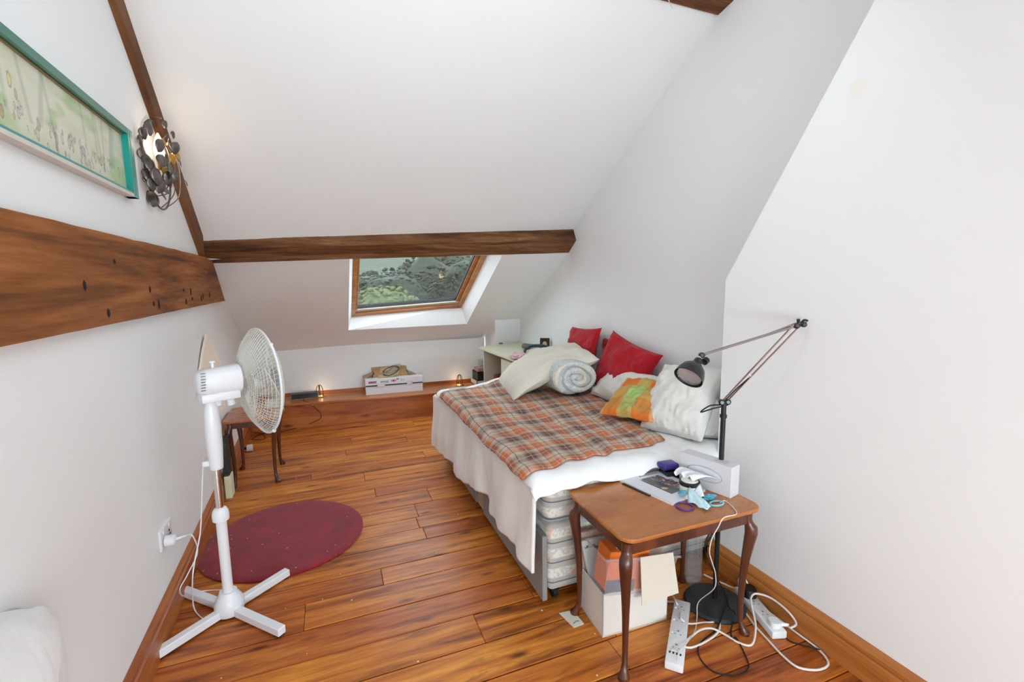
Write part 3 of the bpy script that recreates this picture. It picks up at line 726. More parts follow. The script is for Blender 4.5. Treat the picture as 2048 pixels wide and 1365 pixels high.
def crumple(c, rx, ry, rz, seed, mat, name, lab, cat, sub=4, amp=.35, fr_=3.0):
    mb = MB(); mb.ball((0, 0, 0), 1, sub)
    for v_ in mb.b.verts:
        d = v_.co.normalized(); q = 1 + amp * nz(d.x * fr_ + seed, d.y * fr_, d.z * fr_) - amp * .7 * abs(nz(d.x * fr_ * 1.8, d.y * fr_ * 1.8 + seed, d.z * 3))
        v_.co = Vector((c[0] + d.x * rx * q, c[1] + d.y * ry * q, max(c[2], c[2] + rz * .6 + d.z * rz * q)))
    o = mb.build(name, mat, None, True); return tag(o, lab, cat)
crumple((1.56, 3.82, TZ), .08, .12, .035, 3, clothmat('pink_cloth', srgb(212, 172, 178), 12), 'pink_cloth', 'crumpled pink cloth on the near corner of the desk', 'cloth')
crumple((1.86, 3.76, TZ), .10, .17, .06, 8, clothmat('teal_cloth', srgb(116, 156, 170), 14), 'teal_cloth', 'blue teal garment bunched on the desk behind the cream pillow', 'garment')
bgm = thing('patterned_bag', (1.72, 3.80, TZ), 'cream cloth bag with dark patterned edging on the desk', 'bag')
mb = MB(); mb.ball((1.72, 3.80, TZ + .045), .075, 3, (1.1, 1.3, .62)); mb.build('bag_body', clothmat('cream_canvas', srgb(206, 198, 182)), bgm, True)
mb = MB(); mb.tube(spline([(1.63, 3.88, TZ + .012), (1.635, 3.87, TZ + .07), (1.68, 3.84, TZ + .105), (1.76, 3.80, TZ + .11), (1.82, 3.76, TZ + .095)], 6), .012, 8); mb.build('edging', plain('dark_teal_pattern', srgb(62, 82, 84), .8, scale=120, var=.8), bgm, True)

# tray with disc boxes at the end of the ledge
tb = thing('storage_tray', (1.61, 5.13, LZ), 'small white tray of black cases at the right end of the ledge', 'tray')
mb = MB(); T_ = (1.50, 1.66, 4.97, 5.22)
mb.box(T_[0], T_[1], T_[2], T_[3], LZ, LZ + .008); mb.box(T_[0], T_[0] + .008, T_[2], T_[3], LZ, LZ + .06); mb.box(T_[1] - .008, T_[1], T_[2], T_[3], LZ, LZ + .06)
mb.box(T_[0], T_[1], T_[2], T_[2] + .008, LZ, LZ + .06); mb.box(T_[0], T_[1], T_[3] - .008, T_[3], LZ, LZ + .06); mb.build('tray_body', WPL2, tb)
for k in range(6):
    mb = MB(); y = 4.985 + k * .036; mb.box(1.515, 1.64, y, y + .03, LZ + .009, LZ + .155 + .004 * (k % 2), .002)
    tag(mb.build('disc_case', plain('black_case_plastic', srgb(26, 26, 26), .4) if k == 0 else bpy.data.materials['black_case_plastic']), 'black upright case in the white tray at the end of the ledge', 'case', 'black cases in the white tray')
mb = MB(); mb.box(1.52, 1.63, 5.0, 5.15, LZ + .162, LZ + .20, .003); tag(mb.build('pink_card_box', plain('dusty_pink_card', srgb(178, 140, 128), .7)), 'dusty pink card box lying on the black cases', 'box')
mb = MB(); mb.box(1.60, 1.68, 5.13, 5.23, LZ + .201, LZ + .27, .003); tag(mb.build('beige_carton', plain('beige_card', srgb(196, 190, 172), .7)), 'small beige carton on top of the pile beside the desk', 'carton')

# ------------------------------------------------------------------ things on the ledge
CARD = plain('brown_cardboard', srgb(176, 138, 98), .85, scale=60, var=.05); CARDD = plain('cardboard_inside', srgb(140, 106, 74), .9)
cb = thing('cardboard_box', (.56, 5.22, LZ), 'open brown cardboard box with spread flaps on the ledge', 'box')
x0, x1, y0, y1, h = .385, .765, 5.15, 5.275, .20
for a in ((x0, x1, y0, y0 + .004), (x0, x1, y1 - .004, y1), (x0, x0 + .004, y0, y1), (x1 - .004, x1, y0, y1)):
    mb = MB(); mb.box(a[0], a[1], a[2], a[3], LZ, LZ + h); mb.build('box_side', CARD, cb)
mb = MB(); mb.box(x0, x1, y0, y1, LZ, LZ + .005); mb.build('box_bottom', CARD, cb)
def flap(a, b_, out): mb = MB(); mb.prism([a, b_, Vector(b_) + Vector(out), Vector(a) + Vector(out)], (0, 0, .004)); mb.build('flap', CARD, cb)
flap((x0, y0, LZ + h), (x0, y1, LZ + h), (-.10, 0, -.03)); flap((x1, y0, LZ + h), (x1, y1, LZ + h), (.09, 0, -.045))
flap((x0, y1, LZ + h), (x1, y1, LZ + h), (0, .03, .05)); flap((x0 + .02, y0, LZ + h), (x1 - .02, y0, LZ + h), (.0, .11, .02))
def pk(u_, v_): return Vector((.43 + .22 * u_ + .05 * v_, 5.09 + .0 * u_ + .17 * v_ + .02 * u_, LZ + h - .04 + .085 * v_ + .03 * u_))
def pkc(u_, v_):
    q = nz(u_ * 4, v_ * 4, 3); r = math.hypot((u_ - .58) / .42, (v_ - .5) / .45)
    if r > 1.02: return (188, 160, 110)
    if r > .8: return (64, 62, 48)
    return (150 + 70 * q, 134 + 60 * q, 116 + 60 * q)
pt = thing('printed_packet', pk(0, 0), 'brown packet with a dark oval print lying across the cardboard box', 'packet')
mb = MB(); mb.prism([pk(0, 0), pk(1, 0), pk(1, 1), pk(0, 1)], (0, .004, -.012)); mb.build('packet_body', plain('tan_paper', srgb(188, 160, 110), .8), pt)
painted('label_print', 40, 30, pkc, lambda a, c_: pk(a, c_) + Vector((0, -.001, .0012)), PRINT, pt)
lx = thing('white_carton', (.62, 5.1, LZ), 'long white printed carton with a black edge line on the ledge', 'carton')
CR = Matrix.Translation((.30, 5.065, LZ)) @ Matrix.Rotation(math.radians(-3.0), 4, 'Z')
WC = plain('white_card', srgb(222, 220, 224), .5, var=.02)
mb = MB(); mb.box(0, .60, 0, .10, 0, .100, .002, CR); mb.build('carton_body', WC, lx)
mb = MB(); mb.box(-.003, .603, -.002, .104, .102, .166, .002, CR); mb.build('lid', WC, lx)
BK = plain('black_ink', srgb(18, 18, 20), .5)
for a, c_ in ((.0, .12), (.2, .43), (.49, .60)): mb = MB(); mb.box(a, c_, -.0035, 0, .090, .099, 0, CR); mb.build('black_edge_line', BK, lx)
for a, c_ in ((.12, .20), (.43, .49)): mb = MB(); mb.box(a, c_, -.0052, .03, .080, .125, .002, CR); mb.build('sealing_tape', plain('clear_tape', srgb(214, 214, 216), .25), lx)
def ctc(u_, v_):
    if .03 < u_ < .21 and .25 < v_ < .75:
        if .05 < u_ < .195 and .32 < v_ < .68: return (132, 40, 84) if (int(u_ * 300) % 3 or not .42 < v_ < .58) else (230, 214, 224)
        return (232, 220, 228)
    if .25 < u_ < .40 and .22 < v_ < .6 and int(u_ * 160) % 3 != 0: return (104, 118, 116)
    if .44 < u_ < .53 and .4 < v_ < .75 and int(u_ * 190) % 4 != 0: return (180, 72, 78)
    if .53 < u_ < .58 and .7 < v_ < .95: return (130, 130, 140)
    if .60 < u_ < .68 and .3 < v_ < .8 and int(u_ * 220) % 5 == 0: return (150, 152, 160)
    return (226, 222, 230)
painted('carton_print', 150, 16, ctc, lambda a, c_: CR @ Vector((a * .60, -.0028, .104 + .06 * c_)), PRINT, lx)

# black speaker / clock radio with lead, and two brass hoop lamps
dv = thing('black_speaker', (-.30, 5.2, LZ), 'low black speaker with a silver edge at the left of the ledge', 'speaker')
DM = Matrix.Translation((-.43, 5.155, LZ)) @ Matrix.Rotation(math.radians(2), 4, 'Z')
mb = MB(); mb.prism([(0, 0, 0), (0, .08, 0), (0, .075, .062), (0, .022, .058)], (.265, 0, 0)); bmesh.ops.transform(mb.b, matrix=DM, verts=mb.b.verts); mb.build('speaker_body', plain('gunmetal', srgb(74, 70, 76), .35, .6), dv)
mb = MB(); mb.prism([(.012, .0015, .008), (.253, .0015, .008), (.253, .019, .052), (.012, .019, .052)], (0, -.003, 0.001)); bmesh.ops.transform(mb.b, matrix=DM, verts=mb.b.verts); mb.build('front_grille', plain('gloss_black', srgb(12, 12, 14), .15), dv)
mb = MB(); mb.tube([DM @ Vector(p) for p in ((.005, -.003, .004), (.262, -.003, .004), (.262, .017, .056))], .002, 6); mb.build('silver_trim', STEEL, dv)
mb = MB(); mb.tube(spline([DM @ Vector((.12, -.0, .006)), at(608, 803, 'y', 5.06), at(622, 806, 'y', 5.0), at(626, 812, 'y', 4.985), at(634, 820, 'y', 4.985), at(642, 829, 'y', 4.985), at(640, 838, 'y', 4.985), at(625, 846, 'y', 4.985), fl(605, 853, .004), fl(580, 860, .004), fl(555, 866, .004), fl(530, 866, .004), fl(515, 872, .004), fl(505, 880, .004), fl(530, 878, .004), fl(524, 868, .004), fl(508, 866, .004)], 6), .0028, 6); mb.build('power_lead', RUBBER, dv, True)
mb = MB(); pp = at(625, 811, 'y', 4.988); mb.ball(pp, .008, 2); mb.build('lead_clip', STEEL, dv)
BRASS = plain('polished_brass', srgb(206, 160, 84), .2, 1.0, var=.02); BRD = plain('dark_bronze', srgb(88, 68, 46), .35, .9)
def hooplamp(p, lab):
    t = thing('hoop_lamp', p, lab, 'lamp', 'little brass hoop lamps on the ledge')
    mb = MB(); mb.lathe([(.052, 0), (.052, .004), (.044, .012), (.02, .014), (.001, .014)], p, n=24); mb.build('base', BRASS, t, True)
    for a in (0.15, 1.75):
        mb = MB(); pts = []
        for k in range(15):
            q = PI * k / 14; pts.append(Vector(p) + Vector((math.cos(q) * .034 * math.cos(a), math.cos(q) * .034 * math.sin(a), .012 + .115 * math.sin(q) ** .6)))
        mb.tube(pts, .0038, 8); mb.build('hoop', BRD, t, True)
    return t
hl = hooplamp(Vector((-.155, 5.20, LZ)), 'brass hoop lamp beside the black speaker on the ledge')
h2 = copy_tree(hl); h2.location = (1.335, 5.11, LZ); h2['label'] = 'brass hoop lamp near the bed end of the ledge'
for p in ((-.155, 5.25, LZ + .05), (1.335, 5.17, LZ + .05)):
    l = bpy.data.lights.new('hoop_glow', 'POINT'); l.energy = .22; l.color = (1, .72, .42); l.shadow_soft_size = .03
    o = bpy.data.objects.new('hoop_glow', l); C.objects.link(o); o.location = p

# ------------------------------------------------------------------ small tables with cabriole legs
def cab_leg(x, y, dx, dy, H, tz):
    """cabriole leg: knee bulges outward along (dx, dy), ankle slim, pad foot"""
    mb = MB(); rings = []; D = Vector((dx, dy, 0)).normalized()
    prof = [(.0, .020, .014), (.012, .021, .014), (.022, .015, .008), (.05, .0105, -.004), (.12, .011, -.006), (.22, .0135, -.004), (.31, .017, .004), (.37, .021, .012), (.41, .024, .018), (.435, .024, .016), (.45, .019, .006), (.462, .019, .0), (H, .020, .0)]
    for z, r, off in prof:
        z = z if z == H else z * (H / .49) if z < .46 else z * (H / .49)
        c_ = Vector((x, y, z)) + D * off
        rings.append([c_ + Vector((math.cos(2 * PI * k / 12) * r, math.sin(2 * PI * k / 12) * r, 0)) for k in range(12)])
    mb.loft(rings); return mb
def small_table(loc, w_, d_, H, lab, topm, legm, ins=(.045, .045, .045, .045)):
    t = thing('side_table', loc, lab, 'table'); x, y, z = loc
    mb = MB(); r0 = rrect(x - w_ / 2, x + w_ / 2, y - d_ / 2, y + d_ / 2, .05, 0, 6)
    cx, cy = x, y; rings = []
    for s_, zz in ((.985, H - .016), (1.0, H - .012), (1.0, H - .005), (.99, H)):
        rings.append([(cx + (p[0] - cx) * s_, cy + (p[1] - cy) * s_, zz) for p in r0])
    mb.loft(rings); mb.build('tabletop', topm, t)
    a0, a1, b0, b1 = x - w_ / 2 + ins[0], x + w_ / 2 - ins[1], y - d_ / 2 + ins[2], y + d_ / 2 - ins[3]
    for q in ((a0, a1, b0 - .012, b0 + .006), (a0, a1, b1 - .006, b1 + .012), (a0 - .012, a0 + .006, b0, b1), (a1 - .006, a1 + .012, b0, b1)):
        mb = MB(); mb.box(q[0], q[1], q[2], q[3], H - .062, H - .0165, .001); mb.build('apron', legm, t)
    for px_, sx_ in ((a0, -1), (a1, 1)):
        for py_, sy_ in ((b0, -1), (b1, 1)):
            cab_leg(px_, py_, sx_, sy_, H - .0165, 0).build('leg', legm, t, True)
    return t
nt_ = small_table((1.232, 1.487, 0), .655, .445, .545, 'small walnut side table with curved legs in the foreground, cluttered with things', TABTOP, TABLEG, (.024, .065, .026, .075))
ft = small_table((-.573, 3.86, 0), .355, .43, .495, 'dark small side table against the left wall behind the fan', TABTOP, TABLEG)

# peach card and white paper on the far table, little pack under it
mb = MB(); pts = [at(a, c_, 'x', -.745) for a, c_ in ((410, 668), (428, 705), (446, 742), (452, 800), (440, 822), (424, 822), (408, 800), (396, 772), (396, 745), (403, 700))]
pts = [Vector((-.745 - .0, p.y, p.z)) for p in pts]
mn = min(p.z for p in pts)
mb.prism(pts, (.012, 0, 0)); o = mb.build('pointed_card', plain('peach_card', srgb(255, 238, 216), .8, var=.01)); tag(o, 'pointed peach coloured card leaning on the left wall behind the fan motor', 'card')
mb = MB(); mb.box(-.50, -.415, 3.90, 4.0, .5005, .55, .003); tag(mb.build('paper_stack', plain('white_paper', srgb(222, 220, 214), .7)), 'white folded papers on the corner of the far side table', 'papers')
pk2 = thing('snack_pack', (-.70, 3.60, 0), 'dark striped packet on the floor behind the fan column', 'packet')
mb = MB(); mb.box(-.735, -.70, 3.50, 3.60, .16, .42, .004); mb.build('packet_body', plain('dark_packet', srgb(44, 50, 48), .5, scale=70, var=.8), pk2)
mb = MB(); mb.box(-.735, -.695, 3.50, 3.60, 0.0, .158, .004); mb.build('lower_label', plain('lime_label', srgb(226, 232, 196), .6), pk2)
# small white plug lying by the skirting
pg = thing('loose_plug', fl(500, 903), 'white plug lying on the boards by the far left skirting', 'plug')
p = fl(500, 903); mb = MB(); mb.tube([p + Vector((-.02, 0, .03)), p + Vector((.022, .0, .03))], .03, 16); mb.build('plug_body', WPL2, pg, True)
mb = MB(); mb.tube([p + Vector((-.02, 0, .03)), p + Vector((-.045, 0, .03))], .012, 10); mb.build('plug_collar', RUBBER, pg, True)

# ------------------------------------------------------------------ rug
m, nt, b = newmat('crimson_rug_pile'); v = objco(nt)
c = ramp(nt, noise_n(nt, v, 7, 5, .6), [(.3, srgb(124, 18, 34)), (.7, srgb(158, 28, 46))])
c = mixc(nt, c, srgb(96, 50, 52), ramp(nt, noise_n(nt, v, 5.5, 8, .8, .8), [(.56, (0, 0, 0, 1)), (.68, (.9, .9, .9, 1))]))
sp_ = nd(nt, 'ShaderNodeTexVoronoi'); sp_.inputs['Scale'].default_value = 19; L(nt, v, sp_.inputs['Vector'])
c = mixc(nt, c, srgb(200, 186, 180), ramp(nt, sp_.outputs['Distance'], [(.05, (1, 1, 1, 1)), (.085, (0, 0, 0, 1))]))
L(nt, c, b.inputs['Base Color']); b.inputs['Roughness'].default_value = .95; b.inputs['Sheen Weight'].default_value = .3; b.inputs['Specular IOR Level'].default_value = .1
bump(nt, b, noise_n(nt, v, 240, 3, .7), .6, .004)
rc = Vector((-.315, 2.83, 0)); N_ = 72; rings = []
for r_, z_ in ((1.0, .001), (1.0, .007), (.985, .010), (.9, .0105), (.6, .011), (.3, .011)):
    ring = []
    for k in range(N_):
        a = 2 * PI * k / N_; ring.append((rc.x + .425 * r_ * math.cos(a) * (1 - .03 * math.sin(a)), rc.y + .425 * r_ * math.sin(a), z_ + .001))
    rings.append(ring)
mb = MB(); mb.loft(rings); tag(mb.build('round_rug', m, None, True), 'crimson round rug dusted with lint behind the fan foot', 'rug')

# ------------------------------------------------------------------ pedestal fan
FX, FY = -.492, 2.228
fan = thing('pedestal_fan', (FX, FY, 0), 'white pedestal fan on a cross base beside the left wall', 'fan')
for (px_, py_) in ((303, 1328), (567, 1275), (578, 1152), (368, 1192)):
    e = fl(px_, py_); c0 = Vector((FX, FY, 0)); d = (e - c0); Lh = d.length - .005; d.normalize(); a = math.atan2(d.y, d.x)
    MM = Matrix.Translation((FX, FY, 0)) @ Matrix.Rotation(a, 4, 'Z')
    mb = MB(); mb.box(.03, Lh, -.018, .018, .008, .042, .003, MM); lg_ = mb.build('leg', WPL, fan)
    mb = MB(); mb.box(Lh - .03, Lh - .005, -.015, .015, 0, .01, .002, MM); mb.build('foot_pad', RUBBER, lg_)
mb = MB(); mb.lathe([(.055, .01), (.06, .03), (.058, .06), (.046, .085), (.036, .10), (.034, .108)], (FX, FY, 0), n=32); mb.build('hub_cover', WPL, fan, True)
def lean(z): return Vector((FX - .004 * 0 + .0 * z, FY, z))
mb = MB(); mb.tube([lean(.10), lean(.455)], .0205, 24); mb.build('lower_tube', WPL, fan, True)
mb = MB(); mb.lathe([(.022, .435), (.032, .44), (.033, .462), (.031, .478), (.024, .492), (.018, .496)], (FX, FY, 0), n=28); mb.build('height_collar', WPL, fan, True)
mb = MB(); mb.tube([lean(.49), lean(.70)], .0145, 24); mb.build('chrome_pole', STEEL, fan, True)
mb = MB(); rings = []
for z_, a, c_ in ((.672, .024, .026), (.70, .026, .030), (.78, .030, .036), (.86, .031, .038), (.92, .028, .034), (.955, .022, .028), (.985, .020, .024)):
    rings.append([(FX + .004 + a * math.cos(q), FY - .004 + c_ * math.sin(q), z_) for q in [2 * PI * k / 24 for k in range(24)]])
mb.loft(rings); mb.build('control_column', WPL, fan, True)
AX = Vector((.90, .44, 0)).normalized(); SD = Vector((-AX.y, AX.x, 0)); UPV = Vector((0, 0, 1))
MC = Vector((FX + .048, FY + .02, 1.048))
def ov(c_, a, h_, n=28, sq=.0): return [c_ + SD * (a * math.copysign(abs(math.cos(q)) ** .8, math.cos(q))) + UPV * (h_ * math.copysign(abs(math.sin(q)) ** .8, math.sin(q))) for q in [2 * PI * k / n for k in range(n)]]
mb = MB(); mb.loft([ov(MC + AX * o_, r_, r_ * 1.0) for o_, r_ in ((-.098, .020), (-.096, .036), (-.085, .050), (-.06, .056), (.05, .062), (.062, .061), (.068, .054))]); mh = mb.build('motor_housing', WPL, fan, True)
for k in range(7):
    q = PI * .55 + k * .19; p0 = MC - AX * .088 + SD * (.03 * math.cos(q + 1.2)) * 1.2 + UPV * (.045 - k * .012)
    mb = MB(); mb.tube([p0 - SD * .022 + AX * 0, p0 - SD * .038 + AX * .012 + UPV * .003], .0018, 6); mb.build('vent_slot', plain('vent_grey', srgb(120, 124, 130), .5) if k == 0 else bpy.data.materials['vent_grey'], mh)
mb = MB(); mb.box(-.09, .055, -.048, .048, -.082, -.045, .008, Matrix.Translation(MC) @ Matrix((AX, SD, UPV)).transposed().to_4x4(), 2); mb.build('motor_cradle', WPL, fan, True)
mb = MB(); mb.tube([MC + AX * -.03 + UPV * .055, MC + AX * -.03 + UPV * .078], .006, 12); mb.lathe([(.006, 0), (.013, .004), (.013, .010), (.004, .013)], MC + AX * -.03 + UPV * .074, n=16); mb.build('oscillation_knob', WPL, fan, True)
mb = MB(); mb.tube(spline([MC + AX * -.035 + UPV * -.07, MC + AX * -.02 + UPV * -.095, Vector((FX, FY, .965))], 5), .020, 16); mb.tube([MC + AX * .02 - UPV * .075, MC + AX * .028 - UPV * .112], .017, 14); mb.build('tilt_joint', WPL, fan, True)
GC = MC + AX * .150 - UPV * .030; GR = .232
def gpt(r, ang, side):  # side -1 back, +1 front; bulged grille
    t = r / GR; dep = (.058 if side > 0 else .075) * (1 - t ** 2.6) ** .8
    return GC + AX * (side * dep) + (SD * math.cos(ang) + UPV * math.sin(ang)) * r
GW = plain('cream_grille_wire', srgb(226, 224, 212), .4, var=.01)
for side, nm in ((-1, 'back_grille'), (1, 'front_grille')):
    mb = MB(); nw = 80 if side < 0 else 70
    for k in range(nw):
        a = 2 * PI * k / nw; pts = [gpt(.055 + (GR - .055) * i / 10, a + side * .28 * (i / 10), side) for i in range(11)]
        mb.tube(pts, .0011, 3, cap=False)
    for i in range(1, 13):
        r = .055 + (GR - .055) * i / 13; mb.tube([gpt(r, 2 * PI * k / 48, side) for k in range(48)], .0010, 3, close=True) if i < 0 else mb.tube([gpt(r, 2 * PI * k / 48, side) for k in range(49)], .0009, 3, cap=False)
    o = mb.build(nm, GW, fan, False, fix=False); o['kind'] = 'stuff'
mb = MB(); mb.tube([GC + (SD * math.cos(a) + UPV * math.sin(a)) * (GR + .002) for a in [2 * PI * k / 64 for k in range(65)]], .0048, 8); mb.build('rim_band', WPL, fan, True)
for a in (.6, 2.3, 4.2, 5.6):
    p = GC + (SD * math.cos(a) + UPV * math.sin(a)) * (GR + .004); mb = MB(); mb.ball(p, .010, 1); mb.build('rim_clip', WPL, fan)
mb = MB(); mb.lathe([(.055, 0), (.055, .006), (.001, .012)], GC + AX * .062, AX, 24); mb.build('front_badge', WPL, fan, True)
BLW = plain('pale_blade_plastic', srgb(220, 220, 216), .4)
mb = MB(); mb.lathe([(.042, -.03), (.042, .02), (.03, .035), (.001, .04)], GC - AX * .01, AX, 24); mb.build('blade_hub', BLW, fan, True)
for k in range(3):
    a0 = 2 * PI * k / 3 + .9
    def bf(u_, v_):
        r = .035 + .165 * u_; a = a0 + (v_ - .5) * (1.25 - .25 * abs(u_ - .5)) + .25 * u_; tw = (v_ - .5) * .075
        return GC + (SD * math.cos(a) + UPV * math.sin(a)) * r * (1 - .10 * abs(v_ - .5) * (u_ > .7)) + AX * tw
    mb = MB(); mb.sheet(bf, 8, 10); mb.build('blade', BLW, fan, True, thick=.002)
# wall socket, plug and the fan's lead
sk = thing('wall_socket', (xl(2.3), 2.30, .33), 'white double wall socket low on the left wall', 'socket')
sy0, sy1, sz0, sz1 = 2.235, 2.375, .338, .425
mb = MB(); mb.loft([[(xl(2.3) - .001 + d_, y, z) for y, z in ((sy0 + e, sz0 + e), (sy1 - e, sz0 + e), (sy1 - e, sz1 - e), (sy0 + e, sz1 - e))] for d_, e in ((0, 0), (.008, 0), (.011, .004))]); mb.build('faceplate', WPL, sk)
for y in (2.27, 2.34): mb = MB(); mb.box(xl(2.3) + .010, xl(2.3) + .014, y - .008, y + .008, .402, .418, .001); mb.build('rocker_switch', WPL, sk)
for y in (2.335,):
    for dy, dz_ in ((0, .012), (-.009, -.006), (.009, -.006)): mb = MB(); mb.box(xl(2.3) + .0105, xl(2.3) + .0122, y + dy - .003, y + dy + .003, .372 + dz_ - .004, .372 + dz_ + .004); mb.build('pin_slot', RUBBER, sk)
ld = MB(); px0 = Vector((xl(2.27) + .012, 2.272, .366))
ld.lathe([(.023, 0), (.024, .012), (.022, .034), (.014, .040)], px0, (1, 0, 0), 20); ld = ld.build('plug', WPL, fan, True)
pts = [px0 + Vector((.04, 0, .0)), px0 + Vector((.075, .0, .008)), at(385, 1072, 'x', -.60), at(395, 1105, 'x', -.61), at(375, 1150, 'x', -.65), at(360, 1178, 'x', -.665), fl(364, 1192, .05), fl(378, 1190, .006), fl(405, 1183, .045), fl(440, 1181, .006), fl(470, 1183, .006), fl(487, 1195, .005)]
mb = MB(); mb.tube([px0 + Vector((.036, 0, 0)), px0 + Vector((.075, .0, .008))], [.007, .0035], 8); mb.tube(spline(pts, 6), .0026, 7)
pts = [Vector((FX - .02, FY - .01, .735)), at(408, 915, 'x', -.545), at(405, 960, 'x', -.56), at(403, 1020, 'x', -.575), at(400, 1070, 'x', -.58), at(390, 1120, 'x', -.60), at(385, 1160, 'x', -.61), fl(386, 1205, .05), fl(392, 1225, .006), fl(408, 1240, .006), fl(420, 1241, .005), fl(440, 1235, .005)]
mb.tube(spline(pts, 6), .0028, 7); mb.build('power_lead', WPL, fan, True)
mb = MB(); mb.box(FX - .045, FX - .018, FY - .02, FY + .0, .688, .712, .004); mb.build('lead_clip', WPL, fan)

# ------------------------------------------------------------------ framed picture on the left wall
PY0, PY1, PZ0, PZ1 = .60, 2.350, 1.793, 2.053
TEAL = plain('teal_painted_frame', srgb(22, 150, 140), .3, 0, .2, var=.04); TEAL_SHADED = plain('shaded_teal_frame', srgb(20, 112, 92), .3, 0, .2, var=.04)  # darker tone is the same teal with the top bar's shade painted in
fp = thing('framed_picture', (xl(1.5), 1.55, PZ0), 'long teal framed woodland watercolour high on the left wall', 'picture')
def wl(y, off): return xl(y) + off
def fbar(name, y0, y1, z0, z1, o0, o1, mat):
    mb = MB(); mb.prism([(wl(y0, o0), y0, z0), (wl(y1, o0), y1, z0), (wl(y1, o1), y1, z0), (wl(y0, o1), y0, z0)], (0, 0, z1 - z0)); return mb.build(name, mat, fp)
IV = plain('ivory_frame_side', srgb(214, 206, 196), .5); GOLD = plain('thin_gilt_line', srgb(150, 130, 84), .4, .5)
fbar('backing', PY0 + .004, PY1 - .004, PZ0 + .004, PZ1 - .004, .001, .012, IV)
fbar('frame_bar', PY0, PY1, PZ1 - .024, PZ1, .001, .034, TEAL_SHADED); fbar('frame_bar', PY0, PY1, PZ0, PZ0 + .012, .001, .034, IV)
fbar('frame_bar', PY0, PY1, PZ0 + .012, PZ0 + .019, .001, .034, TEAL)
fbar('frame_bar', PY1 - .052, PY1, PZ0, PZ1, .001, .0345, TEAL); fbar('frame_bar', PY0, PY0 + .04, PZ0, PZ1, .001, .0345, TEAL)
fbar('gilt_slip', PY1 - .032, PY1 - .030, PZ0 + .01, PZ1 - .01, .034, .0355, GOLD)
fbar('gilt_slip', PY0, PY1, PZ1 - .028, PZ1 - .0245, .012, .020, GOLD)
rp = random.Random(4)
trunks = [(rp.uniform(0, 1), rp.uniform(.004, .012), rp.uniform(-.05, .05)) for _ in range(20)]
figs = [(rp.uniform(.05, .97), rp.uniform(.08, .40), rp.uniform(.003, .0075), rp.choice([(196, 196, 200), (206, 192, 150), (160, 156, 150), (200, 150, 120), (178, 186, 196)])) for _ in range(150)]
figs += [(.565, .50, .006, (216, 130, 96)), (.552, .62, .008, (226, 204, 110))]
def artc(u_, v_):
    q = nz(u_ * 22, v_ * 5, 1); c_ = [216 + 10 * q, 214 + 8 * q, 192 + 14 * q]
    g = nz(u_ * 9, v_ * 3 + 4, 2) + .45 * nz(u_ * 26, v_ * 9, 5)
    if g > .05: k = min(.6, (g - .05) * 1.5); c_ = [c_[i] * (1 - k) + (156, 190, 128)[i] * k for i in range(3)]
    if v_ < .25: k = .35 * (1 - v_ / .25); c_ = [c_[i] * (1 - k) + (206, 196, 150)[i] * k for i in range(3)]
    for tx, tw, tl in trunks:
        d = abs(u_ - tx - tl * (v_ - .3)) / tw
        if d < 1 and v_ > .25 + 3 * tw: k = .25 * (1 - d * d); c_ = [c_[i] * (1 - k) + (124, 150, 124)[i] * k for i in range(3)]
    for fx_, fy_, fr_, fc in figs:
        d = math.hypot((u_ - fx_) / (fr_ * .7), (v_ - fy_) / (fr_ * 11))
        if d < 1.05:
            k = .55 if d < .7 else .45; cc = fc if d < .7 else (112, 102, 88); kk = k + .2 * nz(u_ * 300, v_ * 60)
            c_ = [c_[i] * (1 - kk) + cc[i] * kk for i in range(3)]
    return tuple(max(0, min(255, x)) for x in c_)
painted('watercolour', 640, 64, artc, lambda a, c_: Vector((wl(PY0 + (PY1 - PY0) * a, .0135), PY0 + .03 + (PY1 - PY0 - .08) * a, PZ0 + .015 + (PZ1 - PZ0 - .038) * c_)), PRINT, fp)

# ------------------------------------------------------------------ leafy metal wall lamp
IRON = plain('dark_burnished_iron', srgb(112, 104, 100), .3, .85, var=.3, scale=30); AMB = plain('amber_glass', srgb(196, 150, 62), .15, 0, var=.3, trans=.4)
WLc = Vector((xl(2.76), 2.76, 2.01))
wlamp = thing('leaf_wall_lamp', WLc, 'dark metal leaf wall lamp glowing beside the framed picture', 'wall lamp')
mb = MB(); mb.tube([WLc + Vector((.012, .185 * math.cos(a), .20 * math.sin(a))) for a in [2 * PI * k / 48 for k in range(49)]], .0045, 6); mb.build('ring', IRON, wlamp, True)
mb = MB(); mb.lathe([(.045, 0), (.045, .008), (.012, .02), (.010, .05)], WLc + Vector((0, 0, -.06)), (1, 0, 0), 20); mb.build('wall_plate', BRASS, wlamp, True)
for k in range(4):
    a = -1.2 + k * .55; mb = MB(); yy = math.sin(a) * .18
    mb.tube(spline([WLc + Vector((.012, yy, -.20 * math.cos(a) * 1.0)), WLc + Vector((.07, yy * .8, -.13)), WLc + Vector((.085, yy * .75, -.02)), WLc + Vector((.075, yy * .7, .06)), WLc + Vector((.05, yy * .6, .12))], 5), .0022, 5); mb.build('stem', IRON, wlamp, True)
def leaf(c_, nrm, upd, L_, W__, mat, nm='leaf'):
    nrm = Vector(nrm).normalized(); upd = Vector(upd); upd = (upd - nrm * upd.dot(nrm)).normalized(); sd = nrm.cross(upd)
    def f_(u_, v_):
        y = u_ * 2 - 1; wd = W__ * (max(0, 1 - abs(y) ** 2.2) ** .75) * (1 - .25 * y); x = (v_ * 2 - 1) * wd
        return Vector(c_) + upd * (L_ * y) + sd * x - nrm * (.35 * x * x / W__ + .15 * L_ * y * y) 
    mb = MB(); mb.sheet(f_, 8, 6); return mb.build(nm, mat, wlamp, True, thick=.0015)
rl = random.Random(12)
